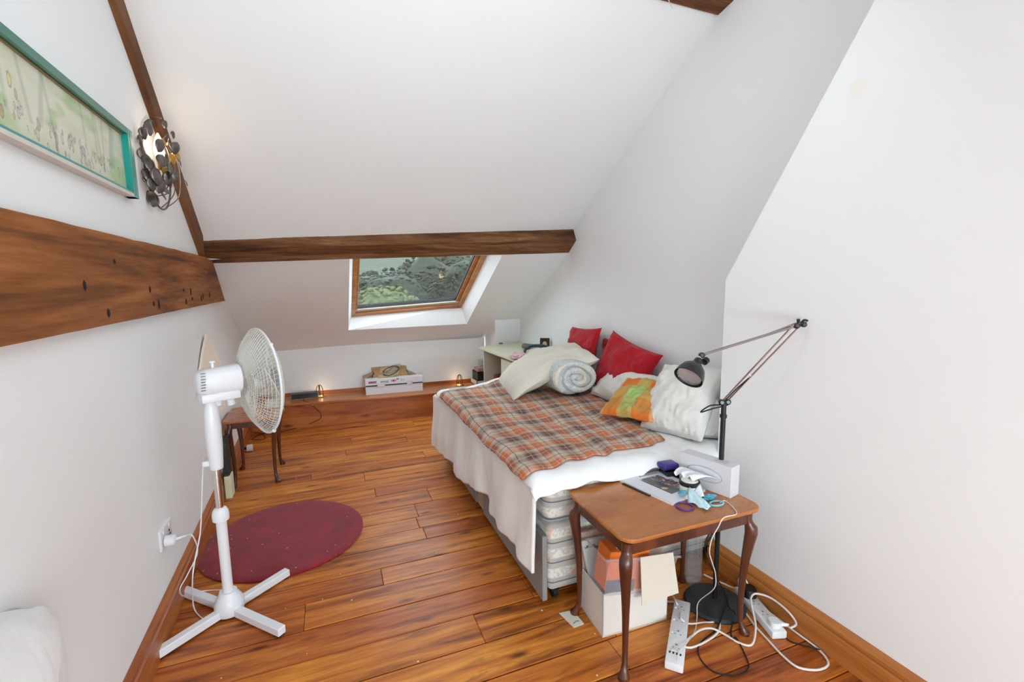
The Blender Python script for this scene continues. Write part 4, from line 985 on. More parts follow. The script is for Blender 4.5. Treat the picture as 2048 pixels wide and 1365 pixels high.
# leaf centres read off the lamp as it hangs: (pixel x, pixel y, half length m, distance out from the wall)
for (px_, py_, s_, off) in [(302, 257, .036, .07), (288, 267, .026, .03), (286, 285, .034, .03), (287, 310, .030, .03), (300, 325, .038, .05), (322, 292, .032, .10), (326, 321, .034, .09), (343, 292, .022, .11), (352, 297, .030, .12), (336, 278, .022, .11), (347, 270, .018, .09), (331, 250, .020, .08), (362, 325, .022, .13), (344, 337, .030, .11), (316, 353, .040, .07), (298, 350, .034, .04), (305, 369, .030, .05), (352, 352, .026, .12), (338, 358, .034, .09), (322, 372, .036, .07), (333, 378, .028, .08), (308, 397, .044, .03), (330, 392, .022, .06), (344, 371, .022, .09), (296, 360, .024, .03)]:
    c_ = at(px_, py_, 'x', xl(2.75) + off)
    leaf(c_, (1, rl.uniform(-.9, .2), rl.uniform(-.5, .5)), (rl.uniform(-.3, .3), rl.uniform(-.6, .6), -1), s_, s_ * .72, IRON)
for (px_, py_, s_, off) in [(347, 318, .026, .10), (333, 345, .026, .08), (357, 315, .02, .12), (332, 283, .02, .08)]:
    leaf(at(px_, py_, 'x', xl(2.75) + off), (1, -.6, 0), (0, 0, -1), s_, s_ * .7, AMB, 'amber_leaf')
mb = MB(); mb.tube(spline([at(363, 345, 'x', -.60), at(367, 358, 'x', -.60), at(372, 364, 'x', -.60), at(375, 372, 'x', -.60)], 4), .002, 5); mb.tube(spline([at(308, 232, 'x', -.70), at(318, 235, 'x', -.68), at(322, 237, 'x', -.68)], 4), [.004] * 9, 5); mb.build('tendril', IRON, wlamp, True)
BULB = plain('lit_bulb_glass', srgb(255, 244, 220), .3, emis=(1.0, .86, .62, 1), es=4.0)
bc = at(318, 295, 'x', xl(2.8) + .055)
mb = MB(); mb.lathe([(.002, -.06), (.014, -.055), (.021, -.02), (.020, .01), (.012, .04), (.003, .062)], bc, n=18); mb.build('candle_bulb', BULB, wlamp, True)
mb = MB(); mb.lathe([(.012, -.10), (.014, -.055)], bc, n=14); mb.build('bulb_holder', BRASS, wlamp, True)
l = bpy.data.lights.new('wall_lamp_glow', 'POINT'); l.energy = .4; l.color = (1, .76, .5); l.shadow_soft_size = .02
o = bpy.data.objects.new('wall_lamp_glow', l); C.objects.link(o); o.location = bc + Vector((.06, .04, .02))

# ------------------------------------------------------------------ floor lamp
lp = thing('floor_lamp', (1.525, 1.462, 0), 'black floor lamp with a chrome jointed arm beside the chimney breast', 'lamp')
LB = Vector((1.525, 1.462, 0)); CAST = plain('cast_black_base', srgb(52, 54, 56), .6, .2, scale=14, var=.4, bmp=.4)
mb = MB(); mb.lathe([(.128, 0), (.130, .008), (.122, .018), (.06, .026), (.016, .030)], LB, n=40); mb.build('base', CAST, lp, True)
mb = MB(); mb.tube([LB + Vector((0, 0, .028)), LB + Vector((0, 0, .915))], .0105, 16); mb.tube([LB + Vector((0, 0, .862)), LB + Vector((0, 0, .875))], .0145, 16); mb.build('pole', BLACK, lp, True)
J0 = LB + Vector((0, 0, .93)); J1 = Vector((1.672, 1.27, 1.262)); J2 = Vector((1.335, 1.40, 1.152))
GM = plain('brushed_nickel', (.42, .39, .38, 1), .25, 1.0, var=.03)
d = (J1 - J0).normalized(); sdv = d.cross(Vector((.76, -.0, .0)).cross(d)).normalized(); cr_ = d.cross(Vector((0, 1, .25))).normalized()
for s_ in (-1, 1):
    mb = MB(); mb.tube([J0 + cr_ * .012 * s_, J1 + cr_ * .016 * s_], .0036, 8); mb.build('lower_arm_rod', GM, lp, True)
mb = MB(); mb.tube([J1, J2], .0058, 8); mb.tube([J1 + Vector((.0, 0, .012)), J2.lerp(J1, .62)], .003, 8); mb.build('upper_arm', GM, lp, True)
vd = Vector((.0, -1, .1)).normalized()
def joint(c_, r, ln, nm='joint'):
    mb = MB(); mb.lathe([(r * .6, -ln - .004), (r, -ln), (r, ln), (r * .6, ln + .004)], c_, (-.55, -.83, .1), 18); mb.build(nm, BLACK, lp, True)
joint(J0 + Vector((-.014, 0, 0)), .012, .010); joint(J0 + Vector((.020, 0, -.002)), .012, .010); joint(J1, .011, .010); joint(J1 + Vector((.026, -.01, .004)), .010, .008); joint(J2, .011, .010)
mb = MB(); mb.box(-.026, .034, -.006, .006, -.008, .008, .003, Matrix.Translation(J0)); mb.tube([J0 + Vector((0, 0, -.02)), J0], .009, 12); mb.tube([J1, J1 + Vector((.036, -.012, .008))], .007, 10); mb.build('bracket', BLACK, lp, True)
mb = MB(); mb.tube([J1 + Vector((.012, 0, .012)), J1 + Vector((.008, 0, .026))], .006, 10); mb.tube(spline([J1 + Vector((.02, 0, .002)), J1 + Vector((.034, -.004, .020)), J1 + Vector((.050, -.006, .018))], 4), .005, 8); mb.build('elbow_knob', BLACK, lp, True)
mb = MB(); mb.tube(spline([J0 + Vector((-.012, 0, -.012)), at(1420, 812, 'y', 1.45), at(1401, 825, 'y', 1.44), at(1425, 818, 'y', 1.44), J0 + Vector((.004, 0, -.018)), J0 + Vector((.028, 0, -.012)), J0 + Vector((.03, .0, .0))], 6), .0028, 6); mb.build('cable_loop', RUBBER, lp, True)
mb = MB(); mb.tube(spline([J0.lerp(J1, .34) + cr_ * -.010, J0.lerp(J1, .17), J0 + Vector((0, 0, 0))], 4), .0026, 6); mb.build('arm_cable', RUBBER, lp, True)
mb = MB(); mb.tube([J0.lerp(J1, .37) + cr_ * .015, J0.lerp(J1, .37) - cr_ * .015], .0028, 6); mb.build('cross_tie', WPL2, lp)
# head: opening faces down-left toward the room
HA = Vector((-.70, -.22, -.62)).normalized()      # axis out of the mouth
HC = at(1383, 745, 'y', 1.385)
back = HC - HA * .055
mb = MB(); mb.tube([J2, back + Vector((.004, 0, .012))], .007, 12); mb.build('head_neck', STEEL, lp, True)
mb = MB(); mb.lathe([(.012, -.006), (.016, .0), (.017, .018), (.026, .026), (.044, .045), (.053, .070), (.056, .092), (.054, .0925), (.051, .070), (.042, .048), (.02, .03)], back - HA * .008, HA, 36); mb.build('lamp_shade', BLACK, lp, True)
mb = MB(); mb.lathe([(.046, .078), (.040, .056), (.028, .044), (.012, .038), (.001, .038)], back - HA * .008, HA, 28); mb.build('reflector', plain('dimpled_reflector', (.7, .7, .7, 1), .3, 1.0, scale=90, var=.1, bmp=.5), lp, True)
mb = MB(); mb.lathe([(.001, .086), (.047, .086), (.047, .088), (.001, .089)], back - HA * .008, HA, 28); mb.build('front_glass', plain('frosted_lens', (.8, .8, .8, 1), .12, 0, trans=.9, alpha=.45), lp, True)
mb = MB(); sdh = HA.cross(Vector((0, 0, 1))).normalized(); mb.lathe([(.001, 0), (.014, .002), (.014, .020), (.001, .024)], back + Vector((.03, .0, -.004)), (.8, .2, .3), 16); mb.build('swivel_knob', BLACK, lp, True)
pm = back + HA * .085 - (HA.cross(Vector((0, 1, 0)))).normalized() * 0 + Vector((-.046, -.01, .02)); mb = MB(); mb.tube([pm, pm + Vector((-.012, -.004, -.006))], .0018, 6); mb.build('rim_pin', STEEL, lp)
# black lead of the lamp down to the boards
pts = [LB + Vector((-.01, -.01, .34)), at(1425, 1060, 'y', 1.50), at(1411, 1085, 'y', 1.50), at(1412, 1110, 'y', 1.50), at(1425, 1140, 'y', 1.48), fl(1440, 1168, .06), fl(1453, 1195, .034), fl(1458, 1215, .034), fl(1470, 1228, .02), fl(1462, 1262, .004), fl(1466, 1282, .004)]
pts += [fl(a, c_, .004) for a, c_ in ((1472, 1276), (1490, 1310), (1497, 1333), (1484, 1348), (1455, 1351), (1425, 1343), (1403, 1322), (1396, 1300), (1405, 1282), (1430, 1262))] + [fl(1442, 1240, .02), fl(1450, 1215, .036), fl(1455, 1195, .038)]
mb = MB(); mb.tube(spline(pts, 6), .0026, 6); mb.build('power_lead', RUBBER, lp, True)

# ------------------------------------------------------------------ extension leads
def strip_things(name, p0, p1, wd, h_, lab, nsock, sw, plugs, usb=False):
    p0, p1 = Vector(p0), Vector(p1); d = (p1 - p0); Ln = d.length; d.normalize(); s_ = Vector((-d.y, d.x, 0)); t = thing(name, (p0 + p1) / 2, lab, 'extension lead')
    MM = Matrix((d, s_, Vector((0, 0, 1)))).transposed().to_4x4(); MM.translation = p0
    mb = MB(); mb.box(0, Ln, -wd / 2, wd / 2, .002, h_, .005, MM, 2); mb.build('housing', WPL, t, True)
    pitch = (Ln - (.07 if usb else .03)) / nsock; GY = bpy.data.materials.get('slot_grey') or plain('slot_grey', srgb(150, 152, 156), .5)
    for k in range(nsock):
        x = .02 + pitch * (k + .5)
        mb = MB(); mb.box(x - .004, x + .004, -.004, .004, h_ - .001, h_ + .0006, 0, MM @ Matrix.Translation((-.012, 0, 0))); mb.box(x + .004, x + .009, -.013, -.008, h_ - .001, h_ + .0006, 0, MM); mb.box(x + .004, x + .009, .008, .013, h_ - .001, h_ + .0006, 0, MM); mb.build('socket_slots', GY, t)
        if sw: mb = MB(); mb.box(x - .006, x + .006, -wd / 2 + .006, -wd / 2 + .014, h_ - .001, h_ + .003, .001, MM); mb.build('rocker_switch', WPL, t)
    if usb:
        for k in range(4):
            y = -.020 + k * .013; mb = MB(); mb.box(Ln - .058, Ln - .048, y - .003, y + .003, h_ - .001, h_ + .0006, 0, MM); mb.build('usb_port', BLACK, t)
    return t, MM, Ln, pitch
s1, M1, L1, _ = strip_things('extension_lead', (1.378, 1.500, 0), (1.108, 1.237, 0), .066, .034, 'white four socket extension block with usb ports in front of the table', 4, True, [], True)
s2, M2, L2, pt2 = strip_things('extension_lead', (1.695, 1.475, 0), (1.608, 1.203, 0), .062, .034, 'white extension block with plugs beside the right skirting', 4, False, [])
# plugs pushed into the second block
for k, mat, lab, nm in ((0, BLACK, 'black', 0), (3, WPL, 'white', 1)):
    x = .02 + pt2 * (k + .5) + (.012 if k == 0 else .004); pg = thing('mains_plug', M2 @ Vector((x, 0, .035)), ('bulky black adaptor plugged into the far socket of the block by the skirting' if k == 0 else 'white plug in the near socket of the block by the skirting'), 'plug')
    mb = MB(); e = .030 if k == 0 else .024
    mb.loft([[M2 @ Vector((x + a * sc, b_ * sc, z_)) for a, b_ in [(e * math.copysign(abs(math.cos(q)) ** .7, math.cos(q)), e * .95 * math.copysign(abs(math.sin(q)) ** .7, math.sin(q))) for q in [2 * PI * j / 20 for j in range(20)]]] for sc, z_ in ((1, .0352), (1, .050 if k else .062), (.9, .056 if k else .070))])
    mb.build('plug_body', mat, pg, True)
    if k == 3:
        mb = MB(); mb.tube([M2 @ Vector((x + .008, .012, .046)), M2 @ Vector((x + .016, .050, .044))], [.010, .006], 10); mb.build('cord_grip', mat, pg, True)
# thick white flex, from the first block looping to the white plug
WFX = plain('white_flex', srgb(232, 226, 220), .4, var=.01)
def cord(name, pts, r, mat, lab, n=7):
    pts = [Vector((min(p.x, 1.698 if p.z < .14 else 1.73), p.y, p.z)) for p in pts]
    mb = MB(); mb.tube(spline(pts, n), r, 8); return tag(mb.build(name, mat, None, True), lab, 'cable')
def G(*l): return [fl(a, c_, z_) for a, c_, z_ in l]
cord('flex_loop', G((1327, 1204, .006), (1362, 1206, .006), (1400, 1210, .012), (1428, 1225, .012), (1439, 1245, .006), (1436, 1265, .006), (1415, 1282, .006), (1390, 1294, .006), (1375, 1296, .006), (1366, 1290, .006), (1385, 1272, .008), (1403, 1260, .012), (1425, 1258, .014), (1450, 1270, .006), (1475, 1285, .006), (1498, 1292, .006), (1508, 1282, .012), (1511, 1250, .03), (1504, 1215, .055), (1502, 1197, .07), (1512, 1188, .08), (1540, 1196, .08), (1570, 1215, .075), (1590, 1235, .06), (1592, 1250, .05), (1580, 1257, .046)), .0042, WFX, 'thick white flex snaking from the storage box to the white plug')
cord('flex_coil', G((1362, 1222, .006), (1352, 1205, .04), (1345, 1192, .02), (1332, 1188, .006)) + G(), .0036, WFX, 'short white cable arching from the near extension block to the clear box')
cord('looped_cable', G((1362, 1225, .03), (1362, 1238, .042), (1378, 1248, .02), (1405, 1246, .006), (1432, 1243, .006), (1420, 1228, .008), (1405, 1214, .006), (1385, 1211, .006), (1368, 1218, .006)), .0034, WFX, 'white cable looped across the near extension block')
cord('flex_outer', G((1408, 1150, .006), (1440, 1165, .006), (1474, 1178, .006), (1478, 1160, .07), (1490, 1148, .09), (1510, 1152, .08), (1524, 1170, .05), (1527, 1192, .02), (1520, 1200, .006), (1555, 1228, .006), (1600, 1262, .006), (1635, 1298, .006), (1655, 1322, .006), (1652, 1335, .006), (1630, 1341, .006), (1595, 1335, .006), (1565, 1312, .006), (1535, 1280, .006), (1512, 1255, .006), (1492, 1228, .006)), .0042, WFX, 'long thick white flex looping wide round the block by the skirting')
cord('black_lead', G((1520, 1208, .006), (1540, 1232, .004), (1572, 1277, .004), (1600, 1290, .004), (1635, 1299, .010), (1655, 1296, .004), (1667, 1282, .004), (1662, 1265, .004), (1635, 1240, .004), (1600, 1227, .004), (1565, 1226, .004), (1535, 1208, .006), (1515, 1195, .03)), .0026, RUBBER, 'thin black lead looped by the right skirting')

# ------------------------------------------------------------------ things under the foreground table
WBX = plain('white_bin_plastic', srgb(232, 228, 220), .4, var=.01)
sb = thing('storage_bin', (1.1, 1.59, 0), 'white open storage bin under the foreground table', 'storage bin')
bx0, bx1, by0, by1, bh = .955, 1.262, 1.480, 1.690, .19
BMX = Matrix.Translation((bx0, by0, 0)) @ Matrix.Rotation(math.radians(-3), 4, 'Z')
bw, bd = .31, .205
for a in ((0, bw, 0, .005), (0, bw, bd - .005, bd), (0, .005, 0, bd), (bw - .005, bw, 0, bd)):
    mb = MB(); mb.box(a[0], a[1], a[2], a[3], .002, bh, .001, BMX); mb.build('bin_side', WBX, sb)
mb = MB(); mb.box(0, bw, 0, bd, 0.0, .006, 0, BMX); mb.build('bin_bottom', WBX, sb)
mb = MB(); mb.box(.008, bw - .1, .008, .05, .006, .18, .002, BMX); tag(mb.build('dark_folder', plain('navy_folder', srgb(44, 40, 62), .4)), 'dark navy folder inside the front of the white bin', 'folder')
# leaflets standing at the back left
def sheet_thing(name, quad, th, mat, lab, cat, nrm=(0, 1, 0)):
    mb = MB(); mb.prism([Vector(q) for q in quad], Vector(nrm) * th); return tag(mb.build(name, mat), lab, cat)
bk = BMX
LQ = lambda x0_, x1_, yb, zt, yt, zb=.02: [bk @ Vector((x0_ + .055, yb, zb)), bk @ Vector((x1_, yb, zb)), bk @ Vector((x1_ + .0, yt, zt)), bk @ Vector((x0_, yt, zt))]
sheet_thing('pink_leaflets', LQ(-.035, .22, .165, .345, .205), .012, plain('pink_edged_paper', srgb(226, 196, 180), .8, scale=90, var=.12), 'pink edged leaflets standing at the back of the white bin', 'leaflets')
lf = thing('green_headed_leaflet', bk @ Vector((.1, .15, .02)), 'white leaflet with a green heading standing in the bin', 'leaflet')
q_ = LQ(-.012, .235, .130, .325, .175)
mb = MB(); mb.prism(q_, (0, .010, 0)); mb.build('pages', plain('white_pages', srgb(226, 228, 224), .6), lf)
def lfc(u_, v_):
    if v_ > .93: return (226, 232, 222)
    if v_ > .885 and u_ > .03:
        if int(u_ * 60) % 7 in (2, 3, 4) and .9 < v_ < .92: return (206, 228, 206)
        return (44, 120, 66)
    if v_ > .86 and .22 < u_ < .62: return (16, 52, 24)
    if v_ > .86 and .62 <= u_ < .9: return (70, 128, 52)
    if .72 < v_ < .755 and (abs(u_ - .56) < .02 or abs(u_ - .66) < .01): return (60, 66, 60)
    return (224, 227, 222)
painted('heading_print', 50, 80, lfc, lambda a, c_: Vector(q_[0]).lerp(Vector(q_[1]), a).lerp(Vector(q_[3]).lerp(Vector(q_[2]), a), c_) + Vector((0, -.0012, .0005)), PRINT, lf)
# clear boxes resting on the bin
m, nt, b = newmat('clear_frosted_plastic'); b.inputs['Base Color'].default_value = srgb(226, 226, 232); b.inputs['Roughness'].default_value = .15; b.inputs['Alpha'].default_value = .13
CLR = m
m, nt, b = newmat('clear_bottle_plastic'); tr = nd(nt, 'ShaderNodeBsdfTransparent'); tr.inputs[0].default_value = (.90, .92, .93, 1); g2 = nd(nt, 'ShaderNodeBsdfGlossy'); g2.inputs['Roughness'].default_value = .06
lw = nd(nt, 'ShaderNodeLayerWeight'); lw.inputs[0].default_value = .35; mx = nd(nt, 'ShaderNodeMixShader')
L(nt, math_n(nt, 'ADD', math_n(nt, 'MULTIPLY', lw.outputs['Facing'], .5), .10), mx.inputs[0]); L(nt, tr.outputs[0], mx.inputs[1]); L(nt, g2.outputs[0], mx.inputs[2]); d3 = nd(nt, 'ShaderNodeBsdfDiffuse'); d3.inputs[0].default_value = (.75, .78, .8, 1); m3 = nd(nt, 'ShaderNodeMixShader'); m3.inputs[0].default_value = .16; L(nt, mx.outputs[0], m3.inputs[1]); L(nt, d3.outputs[0], m3.inputs[2]); L(nt, m3.outputs[0], nt.nodes['Material Output'].inputs[0])
BOTM = m
def clear_box(M_, w_, d_, h_, lab, rim=.008, nm='clear_box'):
    t = thing(nm, M_.translation, lab, 'box')
    def side(p): mb = MB(); mb.prism([M_ @ Vector(q) for q in p], M_.to_3x3() @ Vector((0, 0, 0.0001))); 
    def ring(s_, z_): return [M_ @ Vector((x, y, z_)) for x, y in ((w_ / 2 * (1 - s_), d_ / 2 * (1 - s_)), (w_ - w_ / 2 * (1 - s_), d_ / 2 * (1 - s_)), (w_ - w_ / 2 * (1 - s_), d_ - d_ / 2 * (1 - s_)), (w_ / 2 * (1 - s_), d_ - d_ / 2 * (1 - s_)))]
    mb = MB(); mb.loft([ring(.80, 0), ring(.86, 0.001), ring(.98, h_ - .012), ring(1.0, h_ - .010)], False)
    mb.b.faces.new([mb.b.verts.new(p) for p in ring(.80, 0)]); mb.build('box_shell', CLR, t, thick=.002)
    mb = MB(); R_ = ring(1.03, h_ - .006); mb.tube(R_ + [R_[0], R_[1]], rim * .7, 6); mb.build('rim', CLR, t)
    return t
CBM = Matrix.Translation((.925, 1.452, .200)) @ Matrix.Rotation(math.radians(-3), 4, 'Z') @ Matrix.Rotation(math.radians(9), 4, 'Y')
clear_box(CBM, .345, .165, .165, 'clear plastic box of envelopes resting across the white bin')
mb = MB(); mb.box(.030, .215, .022, .12, .012, .178, .003, CBM); o = mb.build('orange_folder', plain('orange_card', srgb(238, 122, 42), .5)); tag(o, 'bright orange folder inside the clear box', 'folder')
mb = MB(); mb.box(.03, .16, .018, .0215, .01, .06, 0, CBM); tag(mb.build('grey_booklet', plain('slate_booklet', srgb(96, 92, 106), .5)), 'slate grey booklet low inside the clear box', 'booklet')
CRC = plain('cream_card', srgb(224, 214, 196), .7, var=.02)
en = thing('cream_folder', CBM @ Vector((.15, 0, 0)), 'large cream card folder leaning over the front of the clear box', 'folder')
mb = MB(); mb.prism([CBM @ Vector(q) for q in ((.175, -.030, -.020), (.345, -.030, .020), (.305, -.004, .182), (.150, -.004, .168))], (0, -.003, .0)); mb.build('front_leaf', CRC, en)
mb = MB(); mb.prism([CBM @ Vector(q) for q in ((.12, .05, .03), (.30, .05, .03), (.30, .05, .185), (.07, .05, .185))], (0, .004, .0)); mb.build('back_leaf', CRC, en)
mb = MB(); mb.prism([CBM @ Vector(q) for q in ((.12, .06, .03), (.29, .06, .03), (.295, .075, .29), (.10, .075, .27))], (0, .006, .0)); tag(mb.build('white_sheets', plain('lilac_white_paper', srgb(226, 222, 228), .7)), 'tall white sheets standing up in the clear box under the tabletop', 'papers')
# water bottle
wb = thing('water_bottle', (1.548, 1.628, 0), 'tall clear ribbed water bottle standing behind the foreground table leg', 'bottle')
BO = Vector((1.552, 1.634, .001)); pr_ = [(.030, .004), (.040, .0), (.044, .012), (.045, .03)]
z_ = .03
while z_ < .20: pr_ += [(.0435, z_ + .006), (.045, z_ + .014), (.045, z_ + .022)]; z_ += .024
pr_ += [(.045, .25), (.040, .28), (.022, .315), (.014, .325), (.014, .345)]
mb = MB(); mb.lathe(pr_, BO, n=32); mb.build('bottle_body', BOTM, wb, True)
mb = MB(); mb.lathe([(.016, .335), (.016, .352), (.001, .353)], BO, n=20); mb.build('cap', plain('blue_cap', srgb(190, 200, 216), .4), wb, True)
# folded card under the table leg
mb = MB(); mb.prism([fl(1118, 1228, .0015), fl(1145, 1222, .0015), fl(1168, 1249, .0015), fl(1148, 1257, .0015)], (0, 0, .003)); cdg = mb.build('folded_card', plain('white_scrap_card', srgb(226, 222, 206), .7)); tag(cdg, 'scrap of white card under the left table foot', 'card')
mb = MB(); a_ = fl(1147, 1248, .0055); mb.tube([a_, fl(1153, 1243, .0055), fl(1158, 1243, .0055)], .0012, 4); mb.build('ink_mark', BLACK, cdg)

# ------------------------------------------------------------------ things on the foreground table
TT = .5452
mg = thing('magazine', (1.28, 1.58, TT), 'white covered magazine with a dark street photograph on the foreground table', 'magazine')
mq = [fl(1232, 957, TT), fl(1338, 1010, TT), fl(1395, 985, TT), fl(1318, 928, TT)]
mq = [Vector((1.168, 1.690, TT)), Vector((1.232, 1.415, TT)), Vector((1.445, 1.462, TT)), Vector((1.385, 1.700, TT))]
mb = MB(); mb.prism([mq[0], mq[1], mq[2], mq[3]], (0, 0, .010)); mb.build('pages', plain('page_edges', srgb(232, 226, 220), .6), mg)
def mc(u_, v_):   # u along left edge (far->near), v across
    if .15 < u_ < .80 and .22 < v_ < .98:
        top = .36 + .25 * abs(u_ - .45)
        q = nz(u_ * 9, v_ * 9, 3); q2 = nz(u_ * 22, v_ * 14, 8)
        a = v_ - .16 * (u_ - .15)
        if a < .38 + .03 * q: return (226, 228, 236) if v_ < .30 else ((88, 88, 90) if q < .35 else (206, 176, 128))
        if a < .52: return (78 + 20 * q, 80 + 20 * q, 84 + 20 * q)
        if a > .80 + .08 * q: return (226, 228, 236)
        if q2 > .22: return (176, 96, 84)
        if q2 < -.25: return (120, 150, 156)
        if q > .25: return (206, 190, 170)
        return (92 + 60 * q2, 88 + 60 * q2, 86 + 60 * q2)
    return (226, 228, 236)
painted('cover', 70, 60, mc, lambda a, c_: mq[0].lerp(mq[1], a).lerp(mq[3].lerp(mq[2], a), c_) + Vector((0, 0, .0108)), PRINTG, mg)
mb = MB(); rs = random.Random(2); base_ = mq[0].lerp(mq[3], .38)
for k in range(8):
    p = mq[0].lerp(mq[3], .42 + .06 * k) .lerp(mq[1].lerp(mq[2], .42 + .06 * k), .085) + Vector((0, 0, .0115))
    mb.tube(spline([p, p + Vector((.004, .006 + .004 * (k % 3 == 0), 0)), p + Vector((.008, -.001, 0)), p + Vector((.011, .003, 0))], 4), .0007, 4)
mb.build('handwritten_title', BLACK, mg)
mb = MB(); mb.prism([mq[0] + Vector((.01, -.03, -.0)), mq[0].lerp(mq[1], .72) + Vector((.004, 0, 0)), mq[0].lerp(mq[1], .72) + Vector((.02, 0, 0)), mq[0] + Vector((.03, -.03, 0))], (0, 0, .0001))
mb.b.free()
bp_ = MB(); a0_, a1_ = mq[0].lerp(mq[1], .10), mq[0].lerp(mq[1], .62); bp_.prism([a0_ + Vector((-.012, 0, 0)), a1_ + Vector((-.012, 0, 0)), a1_ + Vector((.0, 0, 0)), a0_], (0, 0, .004)); tag(bp_.build('black_notebook', BLACK), 'thin black notebook edge poking out under the magazine', 'notebook')
# tissue box standing on its side
tbx = thing('tissue_box', (1.5, 1.43, TT), 'white tissue box standing on its side at the right of the table', 'tissue box')
TMx = Matrix.Translation((1.438, 1.415, TT)) @ Matrix.Rotation(math.radians(28), 4, 'Z')
TMx = Matrix.Translation((1.400, 1.620, TT)) @ Matrix.Rotation(math.radians(-62), 4, 'Z')
# long side runs from far left to near right
tL, tD, tH = .245, .066, .132
P0 = Vector((1.425, 1.60, TT)); P1 = Vector((1.490, 1.372, TT)); dd = (P1 - P0).normalized(); ss = Vector((-dd.y, dd.x, 0)); tL = (P1 - P0).length
TMx = Matrix((dd, ss, Vector((0, 0, 1)))).transposed().to_4x4(); TMx.translation = P0
mb = MB(); mb.box(0, tL, 0, tD, 0, tH, .0015, TMx); mb.build('carton', WC, tbx)
mb = MB(); mb.loft([[TMx @ Vector((tL * .50 + .082 * math.cos(q) * s_, -.0006 - dz__, tH * .52 + .032 * math.sin(q) * s_)) for q in [2 * PI * k / 32 for k in range(32)]] for s_, dz__ in ((1.0, 0), (1.0, .0012), (.97, .0014))]); mb.build('slot_edge', plain('grey_slot_edge', srgb(176, 178, 184), .5), tbx)
mb = MB(); mb.loft([[TMx @ Vector((tL * .50 + .078 * math.cos(q), -.0022, tH * .52 + .029 * math.sin(q))) for q in [2 * PI * k / 32 for k in range(32)]], [TMx @ Vector((tL * .50 + .076 * math.cos(q), -.0028, tH * .52 + .028 * math.sin(q))) for q in [2 * PI * k / 32 for k in range(32)]]]); mb.build('slot_film', plain('slot_film', srgb(218, 218, 222), .2), tbx)
TIS = clothmat('white_tissue', srgb(240, 242, 244), 20, .3)
def tis(u_, v_):
    p = Vector((tL * .5 + (.075 - .03 * v_) * (2 * u_ - 1) - .045 * v_, -.003 - .085 * v_ , tH * .50 + .020 * math.sin(v_ * 2.4) - .012 * v_ + .008 * math.sin(u_ * 14 + v_ * 3) * (.3 + v_)))
    return TMx @ p
mb = MB(); mb.sheet(tis, 24, 18); mb.build('tissue', TIS, tbx, True, thick=.001)
mb = MB(); mb.box(tL * .62, tL * .86, tD * .25, tD * .7, tH, tH + .0006, 0, TMx); mb.build('printed_panel', plain('pale_grey_print', srgb(196, 204, 206), .5, scale=120, var=.15), tbx)
# cosmetic jar
jr = thing('cream_jar', (1.392, 1.487, TT), 'squat glass jar of pale cream with a black lid ring', 'jar')
JO = Vector((1.372, 1.478, TT + .0005)); 
mb = MB(); mb.lathe([(.001, 0), (.036, 0), (.040, .006), (.041, .036), (.038, .040), (.001, .040)], JO, n=32); mb.build('jar_body', plain('pale_green_cream', srgb(214, 220, 196), .12, 0, .4, var=.03), jr, True)
mb = MB(); mb.lathe([(.041, .040), (.042, .042), (.042, .055), (.040, .057), (.034, .0575)], JO, n=32); mb.build('lid_ring', BLACK, jr, True)
mb = MB(); mb.lathe([(.036, .0555), (.034, .060), (.001, .061)], JO, n=28); mb.build('lid_disc', plain('ivory_lid', srgb(236, 232, 222), .35), jr, True)
# black box with cards and a purple case on it
bb_ = thing('black_box', (1.45, 1.66, TT), 'low black box of cards at the back of the foreground table', 'box')
BM2 = Matrix.Translation((1.378, 1.625, TT)) @ Matrix.Rotation(math.radians(-10), 4, 'Z')
mb = MB(); mb.box(0.0, .115, 0, .075, 0, .030, .002, BM2); mb.build('box_body', BLACK, bb_)
mb = MB(); mb.box(.055, .115, .01, .065, .0305, .034, .001, BM2); mb.tube([BM2 @ Vector((.06, .0, .036)), BM2 @ Vector((.12, .03, .038))], .002, 4); mb.build('cards', plain('tan_cards', srgb(220, 200, 176), .6), bb_)
PUR = plain('purple_plastic', srgb(58, 44, 140), .3, 0, .2)
pc = MB(); pc.box(-.01, .075, .006, .070, .0345, .062, .010, BM2 @ Matrix.Rotation(math.radians(8), 4, 'Z'), 3); tag(pc.build('purple_case', PUR, None, True), 'glossy purple case lying on the black box', 'case')
# purple bangle
mb = MB(); bc_ = Vector((1.268, 1.388, TT + .0035)); mb.tube([bc_ + Vector((.032 * math.cos(a), .032 * math.sin(a), 0)) for a in [2 * PI * k / 40 for k in range(41)]], .0036, 8); bg_ = mb.build('bangle', plain('purple_beads', srgb(96, 52, 140), .25, 0, .3), None, True); tag(bg_, 'thin purple beaded bangle by the magazine corner', 'bangle')
# folded wrapper and blue hair ties
LBL = clothmat('pale_blue_wrapper', srgb(204, 234, 240), 30, .3, .5)
def wr_(u_, v_):
    a = Vector((1.300, 1.405, TT + .004)).lerp(Vector((1.318, 1.325, TT + .003)), u_); c2 = Vector((1.345, 1.455, TT + .04)).lerp(Vector((1.352, 1.335, TT + .006)), u_)
    p = a.lerp(c2, v_); p.z += .012 * abs(math.sin(u_ * 5 + v_ * 4)) * (1 - abs(2 * u_ - 1) * .5); return p
mb = MB(); mb.sheet(wr_, 12, 10); tag(mb.build('blue_wrapper', LBL, None, True, thick=.001), 'crumpled pale blue paper wrapper at the table edge', 'wrapper')
def wr2(u_, v_):
    a = Vector((1.305, 1.432, TT + .010)).lerp(Vector((1.395, 1.440, TT + .05)), u_); c2 = Vector((1.315, 1.405, TT + .012)).lerp(Vector((1.375, 1.395, TT + .018)), u_)
    p = a.lerp(c2, v_); p.z += .006 * math.sin(u_ * 9); return p
